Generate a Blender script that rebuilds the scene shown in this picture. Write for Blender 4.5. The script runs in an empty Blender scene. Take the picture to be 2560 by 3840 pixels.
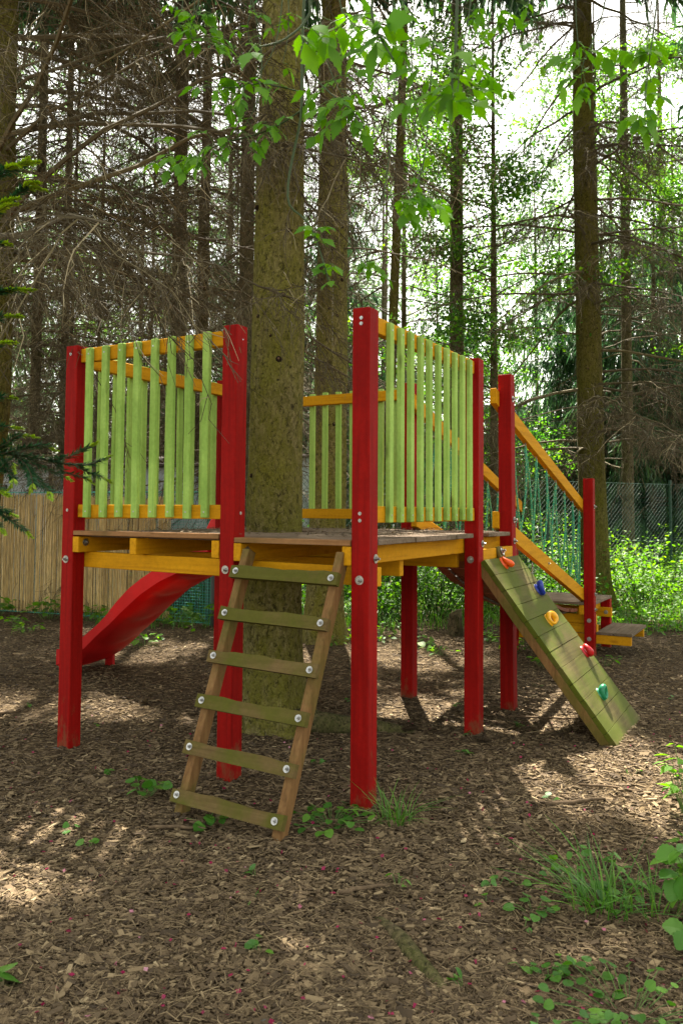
import bpy, bmesh, math, random
import numpy as np
from mathutils import Vector, Matrix, noise as mnoise

rng = np.random.default_rng(11)
random.seed(5)
C = bpy.context.scene.collection
R = math.radians
SC = bpy.context.scene

# ------------------------------------------------------------------ frame of the site
CAM = np.array([1.78720968, -3.2615771, 1.33890064])
RT = np.array([0.87110119, 0.49106511, 0.00614548])
UP = np.array([0.01858582, -0.04546889, 0.99879285])
FW = np.array([-0.49075175, 0.86993542, 0.04873485])
RH = np.array([0.8711, 0.4911]); FH = np.array([-0.4911, 0.8711])
SUN = np.array([-0.26, 0.425, 0.866]); SUN /= np.linalg.norm(SUN)


def at(r, f):
    """Site position r metres to the right of and f metres ahead of the standpoint."""
    p = CAM[:2] + RH * r + FH * f
    return float(p[0]), float(p[1])


# ------------------------------------------------------------------ mesh helpers
class MB:
    def __init__(self):
        self.v, self.q, self.t, self.a, self.n = [], [], [], [], 0

    def add(self, v, quads=None, tris=None, tint=None):
        v = np.asarray(v, dtype=np.float64).reshape(-1, 3)
        if len(v) == 0:
            return
        if quads is not None and len(quads):
            self.q.append(np.asarray(quads, dtype=np.int64).reshape(-1, 4) + self.n)
        if tris is not None and len(tris):
            self.t.append(np.asarray(tris, dtype=np.int64).reshape(-1, 3) + self.n)
        if tint is None:
            tint = 0.5
        self.a.append(np.broadcast_to(np.asarray(tint, dtype=np.float64), (len(v),)).copy())
        self.v.append(v)
        self.n += len(v)

    def mesh(self, name, mat, smooth=False, off=(0, 0, 0)):
        me = bpy.data.meshes.new(name)
        v = np.concatenate(self.v) - np.asarray(off)
        q = np.concatenate(self.q) if self.q else np.zeros((0, 4), int)
        t = np.concatenate(self.t) if self.t else np.zeros((0, 3), int)
        me.vertices.add(len(v)); me.vertices.foreach_set('co', v.astype(np.float32).ravel())
        loops = np.concatenate([q.ravel(), t.ravel()]).astype(np.int32)
        me.loops.add(len(loops)); me.loops.foreach_set('vertex_index', loops)
        starts = np.concatenate([np.arange(len(q)) * 4, len(q) * 4 + np.arange(len(t)) * 3]).astype(np.int32)
        me.polygons.add(len(starts)); me.polygons.foreach_set('loop_start', starts)
        at_ = me.attributes.new('tint', 'FLOAT', 'POINT')
        at_.data.foreach_set('value', np.concatenate(self.a).astype(np.float32))
        me.polygons.foreach_set('use_smooth', np.full(len(starts), bool(smooth)))
        me.update(calc_edges=True); me.validate()
        if mat:
            me.materials.append(mat)
        return me


def link(name, me, parent=None, label=None):
    o = bpy.data.objects.new(name, me)
    C.objects.link(o)
    if parent is not None:
        o.parent = parent
    if label:
        o['label'] = label
    return o


def tag(o, label, cat, group=None, kind=None):
    if label: o['label'] = label
    if cat: o['category'] = cat
    if group: o['group'] = group
    if kind: o['kind'] = kind
    return o


ORG = {}


def thing(name, label, cat, loc=(0, 0, 0), group=None, rotz=0):
    o = bpy.data.objects.new(name, None); C.objects.link(o)
    o.empty_display_size = .2
    o.location = loc; o.rotation_euler = (0, 0, rotz)
    ORG[o.name] = tuple(loc)
    return tag(o, label, cat, group)


def origin_of(o):
    while o.parent is not None:
        o = o.parent
    return ORG.get(o.name, (0, 0, 0))


def part(name, mb, mat, parent, smooth=False, label=None, bevel=0):
    me = mb.mesh(name, mat, smooth, origin_of(parent))
    if bevel:
        bm = bmesh.new(); bm.from_mesh(me)
        bmesh.ops.recalc_face_normals(bm, faces=bm.faces)
        bmesh.ops.bevel(bm, geom=bm.edges[:], offset=bevel, segments=1, affect='EDGES', clamp_overlap=True)
        bm.to_mesh(me); bm.free()
    return link(name, me, parent, label)


BOXQ = [(0, 1, 3, 2), (4, 6, 7, 5), (0, 4, 5, 1), (2, 3, 7, 6), (0, 2, 6, 4), (1, 5, 7, 3)]


def box(mb, x0, x1, y0, y1, z0, z1, tint=.5):
    v = [(x, y, z) for x in (x0, x1) for y in (y0, y1) for z in (z0, z1)]
    mb.add(v, BOXQ, tint=tint)


def hexa(mb, corners, tint=.5):
    """8 corners ordered x-major, then y, then z as in box()."""
    mb.add(corners, BOXQ, tint=tint)


def unit(a):
    a = np.asarray(a, float)
    return a / np.maximum(np.linalg.norm(a, axis=-1, keepdims=True), 1e-9)


def obox(mb, p0, p1, side, w, h, tint=.5):
    """Beam from p0 to p1, section w along side and h across it, centred on the line."""
    p0, p1 = np.asarray(p0, float), np.asarray(p1, float)
    d = unit(p1 - p0); s = np.asarray(side, float); s = unit(s - d * (s @ d)); u = np.cross(d, s)
    v = [p + s * a * w / 2 + u * b * h / 2 for p in (p0, p1) for a in (-1, 1) for b in (-1, 1)]
    mb.add(v, BOXQ, tint=tint)


def tubes(mb, P, Rd, S=3, tint=.5, cap=False):
    """P (N,K,3) polylines, Rd (N,K) radii."""
    P = np.asarray(P, float); Rd = np.asarray(Rd, float)
    if P.ndim == 2:
        P = P[None]; Rd = Rd[None]
    N, K, _ = P.shape
    if N == 0:
        return
    T = unit(np.gradient(P, axis=1))
    m = unit(P[:, -1] - P[:, 0])
    ref = np.where(np.abs(m[:, 2:3]) < .85, np.array([[0, 0, 1.]]), np.array([[1., 0.2, 0]]))[:, None, :]
    A = unit(np.cross(T, np.broadcast_to(ref, T.shape))); B = np.cross(T, A)
    an = 2 * np.pi * np.arange(S) / S
    V = P[:, :, None, :] + Rd[:, :, None, None] * (np.cos(an)[None, None, :, None] * A[:, :, None, :] + np.sin(an)[None, None, :, None] * B[:, :, None, :])
    n, k, s = np.meshgrid(np.arange(N), np.arange(K - 1), np.arange(S), indexing='ij')
    s2 = (s + 1) % S
    base = n * K * S
    q = np.stack([base + k * S + s, base + k * S + s2, base + (k + 1) * S + s2, base + (k + 1) * S + s], -1).reshape(-1, 4)
    tn = np.asarray(tint, float)
    if tn.ndim == 1:
        tn = np.repeat(tn, K * S)
    tri = None
    if cap:
        tri = []
        for i in range(N):
            for j in range(1, S - 1):
                b0 = i * K * S; b1 = b0 + (K - 1) * S
                tri += [(b0, b0 + j + 1, b0 + j), (b1, b1 + j, b1 + j + 1)]
    mb.add(V.reshape(-1, 3), q, tri, tint=tn)


def ribbons(mb, P, W, side, tint=.5):
    """Flat strips along polylines P (N,K,3), half width W (N,K), across the vectors side (N,3)."""
    P = np.asarray(P, float); N, K, _ = P.shape
    if N == 0:
        return
    T = unit(np.gradient(P, axis=1))
    S_ = unit(np.asarray(side, float))[:, None, :] * np.ones((1, K, 1))
    S_ = unit(S_ - T * (S_ * T).sum(-1, keepdims=True))
    L = P - S_ * W[..., None]; Rr = P + S_ * W[..., None]
    V = np.stack([L, Rr], 2).reshape(-1, 3)
    n, k = np.meshgrid(np.arange(N), np.arange(K - 1), indexing='ij')
    b = n * K * 2 + k * 2
    q = np.stack([b, b + 1, b + 3, b + 2], -1).reshape(-1, 4)
    tn = np.asarray(tint, float)
    if tn.ndim == 1:
        tn = np.repeat(tn, K * 2)
    mb.add(V, q, tint=tn)


LEAF_T = np.array([[0, 0, 0], [.35, .5, .03], [.62, .38, .0], [1, 0, -.08], [.62, -.38, 0], [.35, -.5, .03], [.5, 0, -.07]])
LEAF_Q = np.array([[0, 6, 1, 0], [6, 2, 1, 6]])


def leaves(mb, B, D, Nn, L, W, tint):
    """Pointed leaves: six rim points folded at a midrib. B base, D direction, Nn normal hint, L length, W width."""
    B = np.asarray(B, float); D = unit(D)
    S_ = unit(np.cross(D, Nn)); U = np.cross(S_, D)
    n = len(B)
    if n == 0:
        return
    V = (B[:, None] + D[:, None] * (LEAF_T[None, :, 0:1] * L[:, None, None]) + S_[:, None] * (LEAF_T[None, :, 1:2] * W[:, None, None])
         + U[:, None] * (LEAF_T[None, :, 2:3] * L[:, None, None]))
    f = np.array([[0, 6, 2, 1], [6, 3, 3, 2]])
    q = np.array([[0, 1, 2, 6], [0, 6, 4, 5]]); t = np.array([[6, 2, 3], [6, 3, 4]])
    o = (np.arange(n) * 7)[:, None, None]
    mb.add(V.reshape(-1, 3), (q[None] + o).reshape(-1, 4), (t[None] + o).reshape(-1, 3), tint=np.repeat(tint, 7))


def rhombs(mb, B, D, S_, L, W, tint):
    """Small simple leaves: one quad each."""
    B = np.asarray(B, float); D = unit(D); S_ = unit(S_ - D * (S_ * D).sum(-1, keepdims=True))
    n = len(B)
    if n == 0:
        return
    V = np.stack([B, B + D * (L * .45)[:, None] + S_ * (W * .5)[:, None], B + D * L[:, None], B + D * (L * .45)[:, None] - S_ * (W * .5)[:, None]], 1)
    mb.add(V.reshape(-1, 3), np.arange(4 * n).reshape(-1, 4), tint=np.repeat(tint, 4))


def rdir(n, zs=1.0):
    v = rng.normal(size=(n, 3)); v[:, 2] *= zs
    return unit(v)


# ------------------------------------------------------------------ material helpers
def newmat(name):
    m = bpy.data.materials.new(name); m.use_nodes = True
    nt = m.node_tree
    return m, nt, nt.nodes['Principled BSDF'], nt.nodes['Material Output']


def nd(nt, t, **kw):
    n = nt.nodes.new(t)
    for k, v in kw.items():
        if k.startswith('_'):
            setattr(n, k[1:], v)
        else:
            n.inputs[k.replace('__', ' ')].default_value = v
    return n


def coords(nt, scale=(1, 1, 1), rot=(0, 0, 0), kind='Object'):
    tc = nd(nt, 'ShaderNodeTexCoord'); mp = nd(nt, 'ShaderNodeMapping')
    mp.inputs['Scale'].default_value = scale; mp.inputs['Rotation'].default_value = rot
    nt.links.new(tc.outputs[kind], mp.inputs['Vector'])
    return mp.outputs['Vector']


def noise(nt, vec, scale, detail=4, rough=.55, dist=0.0):
    n = nd(nt, 'ShaderNodeTexNoise')
    n.inputs['Scale'].default_value = scale; n.inputs['Detail'].default_value = detail
    n.inputs['Roughness'].default_value = rough; n.inputs['Distortion'].default_value = dist
    nt.links.new(vec, n.inputs['Vector'])
    return n.outputs['Fac']


def ramp(nt, fac, stops):
    r = nd(nt, 'ShaderNodeValToRGB')
    els = r.color_ramp.elements
    while len(els) < len(stops):
        els.new(.5)
    for e, (p, c) in zip(els, stops):
        e.position = p; e.color = (*c, 1) if len(c) == 3 else c
    nt.links.new(fac, r.inputs['Fac'])
    return r.outputs['Color']


def mix(nt, fac, a, b, mode='MIX'):
    m = nt.nodes.new('ShaderNodeMix'); m.data_type = 'RGBA'; m.blend_type = mode
    for s, v in ((m.inputs[0], fac), (m.inputs[6], a), (m.inputs[7], b)):
        if hasattr(v, 'is_linked'):
            nt.links.new(v, s)
        elif isinstance(v, (int, float)):
            s.default_value = v
        else:
            s.default_value = (*v, 1)
    return m.outputs[2]


def bump(nt, bs, h, strength=.3, dist=.01):
    b = nd(nt, 'ShaderNodeBump'); b.inputs['Strength'].default_value = strength; b.inputs['Distance'].default_value = dist
    nt.links.new(h, b.inputs['Height']); nt.links.new(b.outputs['Normal'], bs.inputs['Normal'])


def g(v):
    return (v, v, v)


AX = {'x': (2.2, 42, 42), 'y': (42, 2.2, 42), 'z': (42, 42, 2.2)}


def wood(name, cols, axis='z', rough=.6, bmp=.35, blotch=.35, blotch_col=None, blotch_scale=2.2, spec=.15, edge=(.45, .62), knots=None, worn=None):
    m, nt, bs, out = newmat(name)
    gr = noise(nt, coords(nt, AX[axis]), 1.0, 6, .6, .6)
    c = ramp(nt, gr, [(.28, cols[0]), (.5, cols[1]), (.75, cols[2])])
    if blotch_col is not None:
        bl = noise(nt, coords(nt), blotch_scale, 5, .6, .3)
        f = ramp(nt, bl, [(edge[0], g(0)), (edge[1], g(blotch))])
        c = mix(nt, f, c, blotch_col)
    if knots is not None:
        ks = {'x': (3.2, 9, 9), 'y': (9, 3.2, 9), 'z': (9, 9, 3.2)}[axis]
        kv = nd(nt, 'ShaderNodeTexVoronoi'); kv.inputs['Scale'].default_value = 1.0; nt.links.new(coords(nt, ks), kv.inputs['Vector'])
        c = mix(nt, ramp(nt, kv.outputs['Distance'], [(.05, g(.8)), (.11, g(.45)), (.17, g(0))]), c, knots)
    if worn is not None:
        # scuffed lower end: the paint is rubbed through in ragged patches
        tc = nd(nt, 'ShaderNodeTexCoord'); sx = nd(nt, 'ShaderNodeSeparateXYZ'); nt.links.new(tc.outputs['Object'], sx.inputs[0])
        zz = nd(nt, 'ShaderNodeMapRange'); zz.inputs[1].default_value = .0; zz.inputs[2].default_value = .55; zz.inputs[3].default_value = .26; zz.inputs[4].default_value = -.14; nt.links.new(sx.outputs[2], zz.inputs[0])
        ad = nd(nt, 'ShaderNodeMath', _operation='ADD'); nt.links.new(noise(nt, coords(nt, (9, 9, 5)), 1.0, 7, .7), ad.inputs[0]); nt.links.new(zz.outputs[0], ad.inputs[1])
        c = mix(nt, ramp(nt, ad.outputs[0], [(.70, g(0)), (.80, g(.7))]), c, worn)
        ch = noise(nt, coords(nt, (1, 1, .5)), 38, 4, .7)
        c = mix(nt, ramp(nt, ch, [(.74, g(0)), (.77, g(.7))]), c, (.34, .20, .14))
    fine = noise(nt, coords(nt), 55, 3, .6)
    c = mix(nt, .35, c, ramp(nt, fine, [(.3, g(.55)), (.7, g(1.0))]), 'MULTIPLY')
    nt.links.new(c, bs.inputs['Base Color'])
    bs.inputs['Roughness'].default_value = rough; bs.inputs['Specular IOR Level'].default_value = spec
    bump(nt, bs, gr, bmp, .004)
    return m


def paint_set(name, cols, **kw):
    return {a: wood(name + '_' + a, cols, a, **kw) for a in 'xyz'}


RED = paint_set('red_paint', [(.18, .0030, .0016), (.27, .0042, .0022), (.32, .0055, .003)], rough=.7, blotch_col=(.20, .003, .0015), blotch=.7, spec=.10, knots=(.24, .004, .002), worn=(.16, .06, .025), bmp=.25, edge=(.5, .7))
YEL = paint_set('yellow_stain', [(.42, .185, .003), (.58, .27, .004), (.63, .305, .006)], rough=.75, blotch_col=(.42, .18, .004), blotch=.6, spec=.12, knots=(.26, .09, .004), edge=(.52, .72))
GRN = paint_set('green_stain', [(.24, .39, .07), (.33, .50, .105), (.39, .56, .14)], rough=.8, blotch_col=(.18, .31, .05), blotch=.6, spec=.12, knots=(.13, .19, .04))
DECK = paint_set('weathered_deck', [(.12, .08, .05), (.20, .145, .10), (.27, .21, .15)], rough=.85, blotch_col=(.08, .06, .03), blotch=.6)
DEDGE = paint_set('brown_board', [(.20, .095, .035), (.28, .14, .055), (.32, .17, .07)], rough=.8, blotch_col=(.07, .065, .012), blotch=.6, edge=(.5, .66))
BRN = paint_set('brown_impregnated', [(.12, .060, .020), (.19, .098, .034), (.24, .135, .05)], rough=.75, blotch_col=(.085, .088, .012), blotch=.7, blotch_scale=2.6, edge=(.46, .62))
MOSSW = paint_set('mossy_board', [(.06, .045, .014), (.10, .08, .024), (.145, .12, .038)], rough=.75, blotch_col=(.075, .092, .006), blotch=.95, blotch_scale=3.0, edge=(.38, .56))
UNDR = paint_set('red_brown_plank', [(.14, .045, .02), (.20, .065, .03), (.23, .085, .04)], rough=.75, blotch_col=(.09, .035, .02), blotch=.5)


def simple(name, col, rough=.5, metal=0, spec=.5, var=0.0, vscale=8):
    m, nt, bs, out = newmat(name)
    if var:
        c = mix(nt, 1.0, col, ramp(nt, noise(nt, coords(nt), vscale, 5), [(.3, g(1 - var)), (.7, g(1))]), 'MULTIPLY')
        nt.links.new(c, bs.inputs['Base Color'])
    else:
        bs.inputs['Base Color'].default_value = (*col, 1)
    bs.inputs['Roughness'].default_value = rough; bs.inputs['Metallic'].default_value = metal
    bs.inputs['Specular IOR Level'].default_value = spec
    return m


STEEL = simple('zinc_steel', (.52, .51, .48), .40, 1.0, var=.5, vscale=70)
CHAIN = simple('chain_steel', (.25, .24, .22), .5, 1.0, var=.4, vscale=60)
ROPE = None


def leafmat(name, stops, trans=.35, rough=.5, attr='tint'):
    m, nt, bs, out = newmat(name)
    a = nd(nt, 'ShaderNodeAttribute'); a.attribute_name = attr
    c = ramp(nt, a.outputs['Fac'], stops)
    nt.links.new(c, bs.inputs['Base Color'])
    bs.inputs['Roughness'].default_value = rough; bs.inputs['Specular IOR Level'].default_value = .35
    if trans:
        t = nd(nt, 'ShaderNodeBsdfTranslucent')
        hs = nd(nt, 'ShaderNodeHueSaturation'); hs.inputs['Value'].default_value = 1.8; hs.inputs['Saturation'].default_value = 1.1
        nt.links.new(c, hs.inputs['Color']); nt.links.new(hs.outputs['Color'], t.inputs['Color'])
        mx = nd(nt, 'ShaderNodeMixShader'); mx.inputs[0].default_value = trans
        nt.links.new(bs.outputs[0], mx.inputs[1]); nt.links.new(t.outputs[0], mx.inputs[2])
        nt.links.new(mx.outputs[0], out.inputs['Surface'])
    return m


M_MAPLE = leafmat('maple_leaf', [(0, (.05, .145, .008)), (.5, (.08, .215, .012)), (1, (.135, .29, .018))], .45, .65)
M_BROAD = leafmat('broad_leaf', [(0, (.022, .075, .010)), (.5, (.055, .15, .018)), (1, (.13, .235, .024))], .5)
M_UNDER = leafmat('undergrowth_leaf', [(0, (.03, .09, .010)), (.5, (.075, .18, .018)), (1, (.15, .27, .025))], .52)
M_WEED = leafmat('weed_leaf', [(0, (.035, .11, .012)), (.5, (.06, .17, .018)), (1, (.11, .24, .02))], .3)
M_GRASS = leafmat('grass_blade', [(0, (.035, .11, .012)), (.5, (.07, .18, .02)), (1, (.13, .25, .03))], .35)
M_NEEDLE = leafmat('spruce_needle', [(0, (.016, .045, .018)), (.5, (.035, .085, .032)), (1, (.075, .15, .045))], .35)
M_HAZE_PALE = leafmat('haze_pale_needle', [(0, (.05, .095, .045)), (.5, (.10, .165, .08)), (1, (.16, .235, .10))], .45)  # haze and backlight on far trees put into a paler foliage colour
M_FIR = leafmat('near_fir_needle', [(0, (.012, .055, .020)), (.55, (.022, .085, .028)), (.8, (.20, .34, .02)), (1, (.34, .46, .03))], .25, .4)
M_TWIG = leafmat('dead_twig', [(0, (.045, .034, .017)), (.6, (.098, .077, .037)), (.85, (.15, .122, .055)), (1, (.36, .30, .18))], 0, .9)
M_STEM = leafmat('green_stem', [(0, (.02, .035, .012)), (.5, (.04, .07, .015)), (1, (.10, .18, .03))], 0, .6)
M_CHIP = leafmat('wood_chip', [(0, (.036, .023, .011)), (.35, (.090, .060, .029)), (.65, (.160, .111, .056)), (.87, (.26, .19, .10)), (1, (.42, .33, .19))], 0, .9)
M_PETAL = leafmat('petal', [(0, (.16, .005, .03)), (.8, (.30, .012, .07)), (1, (.5, .25, .3))], .2, .5)


def barkmat(name, c0, c1, moss, moss_amt, flake=42, bmp=.9, zs=.55, streak=0.0):
    m, nt, bs, out = newmat(name)
    v = coords(nt, (1, 1, zs))
    warp = nd(nt, 'ShaderNodeTexNoise'); warp.inputs['Scale'].default_value = flake * .55; warp.inputs['Detail'].default_value = 5
    nt.links.new(v, warp.inputs['Vector'])
    vm = nd(nt, 'ShaderNodeVectorMath', _operation='MULTIPLY_ADD'); vm.inputs[1].default_value = (2.6 / flake,) * 3
    nt.links.new(warp.outputs['Color'], vm.inputs[0]); nt.links.new(v, vm.inputs[2])
    vo = nd(nt, 'ShaderNodeTexVoronoi'); vo.inputs['Scale'].default_value = flake; vo.inputs['Randomness'].default_value = 1
    nt.links.new(vm.outputs[0], vo.inputs['Vector'])
    cell = nd(nt, 'ShaderNodeSeparateColor'); nt.links.new(vo.outputs['Color'], cell.inputs[0])
    col = ramp(nt, cell.outputs[0], [(0, c0), (.5, c1), (1, tuple(min(1, x * 1.6) for x in c1))])
    n1 = noise(nt, coords(nt, (1, 1, .4)), 5.5, 8, .75, .3)
    n2 = noise(nt, coords(nt), 85, 5, .7); n3 = noise(nt, coords(nt, (1, 1, .6)), flake * .8, 6, .7, 1.0)
    col = mix(nt, ramp(nt, n1, [(.28, g(0)), (.58, g(moss_amt))]), col, mix(nt, n2, tuple(x * .6 for x in moss), tuple(x * 1.35 for x in moss)))
    col = mix(nt, ramp(nt, n3, [(.37, g(.8)), (.47, g(0))]), col, tuple(x * .3 for x in c0))
    col = mix(nt, .6, col, ramp(nt, n2, [(.3, g(.5)), (.7, g(1.15))]), 'MULTIPLY')
    if streak:
        sn = noise(nt, coords(nt, (26, 26, .8)), 1, 3, .5)
        sp = noise(nt, coords(nt), 60, 2)
        ff = nd(nt, 'ShaderNodeMath', _operation='MULTIPLY')
        nt.links.new(ramp(nt, sn, [(.68, g(0)), (.72, g(1))]), ff.inputs[0]); nt.links.new(ramp(nt, sp, [(.48, g(0)), (.56, g(streak))]), ff.inputs[1])
        col = mix(nt, ff.outputs[0], col, (.42, .40, .33))
    at_ = nd(nt, 'ShaderNodeAttribute'); at_.attribute_name = 'tint'
    col = mix(nt, ramp(nt, at_.outputs['Fac'], [(.2, g(1)), (.4, g(0))]), col, (.028, .018, .010))
    col = mix(nt, ramp(nt, at_.outputs['Fac'], [(.7, g(0)), (.9, g(1))]), col, (.26, .15, .08))
    nt.links.new(col, bs.inputs['Base Color'])
    bs.inputs['Roughness'].default_value = .95; bs.inputs['Specular IOR Level'].default_value = .15
    h = nd(nt, 'ShaderNodeMath', _operation='MULTIPLY_ADD'); nt.links.new(n3, h.inputs[0]); h.inputs[1].default_value = 1.6
    h2 = nd(nt, 'ShaderNodeMath', _operation='MULTIPLY_ADD'); nt.links.new(cell.outputs[0], h2.inputs[0]); h2.inputs[1].default_value = .5; nt.links.new(n2, h2.inputs[2])
    nt.links.new(h2.outputs[0], h.inputs[2])
    bump(nt, bs, h.outputs[0], bmp, .016)
    return m


B_MAIN = barkmat('mossy_spruce_bark', (.10, .08, .032), (.26, .21, .10), (.25, .235, .03), .85, 50, 1.3, .7, .9)
B_GREEN = barkmat('green_spruce_bark', (.05, .040, .016), (.14, .11, .042), (.135, .125, .014), .9, 48, 1.0, .6)
B_DARK = barkmat('grey_brown_bark', (.055, .042, .026), (.13, .10, .062), (.11, .105, .03), .5, 36, .8, .5)

# ------------------------------------------------------------------ camera, light, world
cd = bpy.data.cameras.new('camera'); cam = bpy.data.objects.new('camera', cd); C.objects.link(cam); SC.camera = cam
Mx = Matrix(((RT[0], UP[0], -FW[0], CAM[0]), (RT[1], UP[1], -FW[1], CAM[1]), (RT[2], UP[2], -FW[2], CAM[2]), (0, 0, 0, 1)))
cam.matrix_world = Mx
cd.sensor_width = 36; cd.lens = 28.721; cd.shift_y = -0.0399; cd.clip_end = 600; cd.clip_start = .05
cd.dof.use_dof = True; cd.dof.focus_distance = 5.0; cd.dof.aperture_fstop = 7.1

ELEV = math.asin(SUN[2]); AZ = math.atan2(SUN[0], SUN[1])
sl = bpy.data.lights.new('sun', 'SUN'); so = bpy.data.objects.new('sun', sl); C.objects.link(so)
sl.energy = 5.0; sl.angle = R(.55); sl.color = (1, .93, .82)
so.rotation_euler = Vector(-SUN).to_track_quat('-Z', 'Y').to_euler(); so.location = (-6, 10, 22)
w = bpy.data.worlds.new('World'); SC.world = w; w.use_nodes = True
wn = w.node_tree; bg = wn.nodes['Background']
sky = wn.nodes.new('ShaderNodeTexSky'); sky.sky_type = 'NISHITA'; sky.sun_disc = False
sky.sun_elevation = ELEV; sky.sun_rotation = AZ; sky.dust_density = 2.5; sky.air_density = 1.0; sky.altitude = 200
hsv = wn.nodes.new('ShaderNodeHueSaturation'); hsv.inputs['Saturation'].default_value = .4
wbm = wn.nodes.new('ShaderNodeMix'); wbm.data_type = 'RGBA'; wbm.blend_type = 'MULTIPLY'; wbm.inputs[0].default_value = 1; wbm.inputs[7].default_value = (1.06, 1.0, .84, 1)
wn.links.new(sky.outputs[0], hsv.inputs['Color']); wn.links.new(hsv.outputs[0], wbm.inputs[6]); wn.links.new(wbm.outputs[2], bg.inputs['Color']); bg.inputs['Strength'].default_value = .10
SC.view_settings.view_transform = 'Standard'; SC.view_settings.look = 'None'; SC.view_settings.exposure = 2.55
SC.cycles.max_bounces = 6; SC.cycles.diffuse_bounces = 3; SC.cycles.transmission_bounces = 4; SC.cycles.transparent_max_bounces = 8
SC.cycles.use_denoising = True

# ------------------------------------------------------------------ light gaps in the canopy (ground point, half sizes along right / ahead)
GAPS = [(-2.10, 1.10, .62, .46), (-2.85, .45, .42, .30), (-.76, -1.22, .22, .20), (-.88, -.68, .32, .12), (1.20, 1.06, .55, .32), (.74, .80, .36, .16),
        (-1.16, 3.53, .35, .35), (-1.62, 3.77, .3, .3), (-.42, 1.80, .38, .30), (.10, 2.55, .4, .35), (-1.95, 3.3, .3, .3), (.665, 1.63, .22, .42),
        (-.59, -.34, .2, .10), (-3.6, 2.6, .35, .5), (-5.0, 3.4, .3, .5)]
_g = at(5.0, 11.9); GAPS.append((*_g, 2.4, 1.5))
_g = at(1.2, 11.6); GAPS.append((*_g, 1.0, 1.1))
_g = at(3.4, 10.4); GAPS.append((*_g, .9, .7))
_g = at(-1.0, 17.0); GAPS.append((*_g, 3.0, 2.5))


def shaded(p, grow=.24):
    """True where a spray may hang: its shadow misses every light gap on the ground."""
    p = np.asarray(p, float)
    gp = p[:, :2] - SUN[:2] * (p[:, 2:3] / SUN[2])
    ok = np.ones(len(p), bool)
    jit = 1 + .5 * (rng.random(len(p)) - .5)
    for cx, cy, rx, ry in GAPS:
        d = gp - np.array([cx, cy]); a = d @ RH; b = d @ FH
        ok &= ((a / (rx + grow)) ** 2 + (b / (ry + grow)) ** 2) * jit > 1
    return ok


# ------------------------------------------------------------------ ground
def hgt(x, y):
    return .018 * mnoise.noise(Vector((x * .9, y * .9, 3.1))) + .008 * mnoise.noise(Vector((x * 3.1, y * 3.1, 7.7)))


MOUND = [(-1.82, .045), (-.706, .045), (.045, .045), (.045, 1.454), (.045, 2.13), (-.69, 2.13), (-.60, -.50), (-.09, -.50), (.045, 4.54), (.83, 1.95), (-1.13, 1.05)]


def gz(x, y):
    d = math.hypot(x + .3, y - 2)
    m = sum((.022 if i < 9 else .012) * math.exp(-((x - a) ** 2 + (y - b) ** 2) / (.014 if i < 9 else .09)) for i, (a, b) in enumerate(MOUND)) if d < 6 else 0
    return hgt(x, y) * max(0, min(1, (26 - d) / 10)) + m


def ground():
    fine = np.arange(-9, 9.01, .09)
    xs = np.concatenate([[-300, -120, -60, -35, -22, -15, -12, -10], fine, [10, 12, 15, 22, 35, 60, 120, 300]])
    fy = np.arange(-4.5, 14.01, .09)
    ys = np.concatenate([[-300, -120, -50, -25, -15, -9, -6], fy, [15, 17, 20, 25, 35, 60, 120, 300]])
    X, Y = np.meshgrid(xs, ys, indexing='ij')
    Z = np.array([[gz(a, b) for b in ys] for a in xs])
    nx, ny = X.shape
    i, j = np.meshgrid(np.arange(nx - 1), np.arange(ny - 1), indexing='ij')
    q = np.stack([i * ny + j, (i + 1) * ny + j, (i + 1) * ny + j + 1, i * ny + j + 1], -1).reshape(-1, 4)
    mb = MB(); mb.add(np.stack([X, Y, Z], -1).reshape(-1, 3), q)
    m, nt, bs, out = newmat('bark_mulch_ground')
    v = coords(nt)
    n1 = noise(nt, coords(nt, (1, 1, 1)), 70, 6, .7, .8); n2 = noise(nt, v, 1.3, 5, .6)
    vo = nd(nt, 'ShaderNodeTexVoronoi'); vo.inputs['Scale'].default_value = 75
    mp = coords(nt, (1, .45, 1), (0, 0, .6)); nt.links.new(mp, vo.inputs['Vector'])
    cs = nd(nt, 'ShaderNodeSeparateColor'); nt.links.new(vo.outputs['Color'], cs.inputs[0])
    c = ramp(nt, cs.outputs[0], [(0, (.034, .022, .010)), (.45, (.070, .047, .023)), (.8, (.12, .083, .042)), (1, (.20, .145, .075))])
    c = mix(nt, .75, c, ramp(nt, n1, [(.3, g(.35)), (.7, g(1.1))]), 'MULTIPLY')
    c = mix(nt, ramp(nt, n2, [(.42, g(0)), (.62, g(.55))]), c, (.075, .052, .030))
    nt.links.new(c, bs.inputs['Base Color']); bs.inputs['Roughness'].default_value = .95; bs.inputs['Specular IOR Level'].default_value = .1
    h = nd(nt, 'ShaderNodeMath', _operation='ADD'); nt.links.new(n1, h.inputs[0]); nt.links.new(cs.outputs[0], h.inputs[1])
    bump(nt, bs, h.outputs[0], .8, .012)
    o = link('ground', mb.mesh('ground', m, True)); tag(o, 'brown forest floor of bark mulch', 'ground', kind='structure')


ground()


def gz_arr(x, y):
    return np.array([gz(a, b) for a, b in zip(x, y)])


def scatter(n, f0, f1, power, spread=.50):
    """Points on the ground in front of the standpoint, denser close by."""
    u = rng.random(n)
    f = (f0 ** (1 - power) + u * (f1 ** (1 - power) - f0 ** (1 - power))) ** (1 / (1 - power))
    r = (rng.random(n) * 2 - 1) * (f * spread + .3)
    p = CAM[:2] + r[:, None] * RH + f[:, None] * FH
    return p, f


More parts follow.
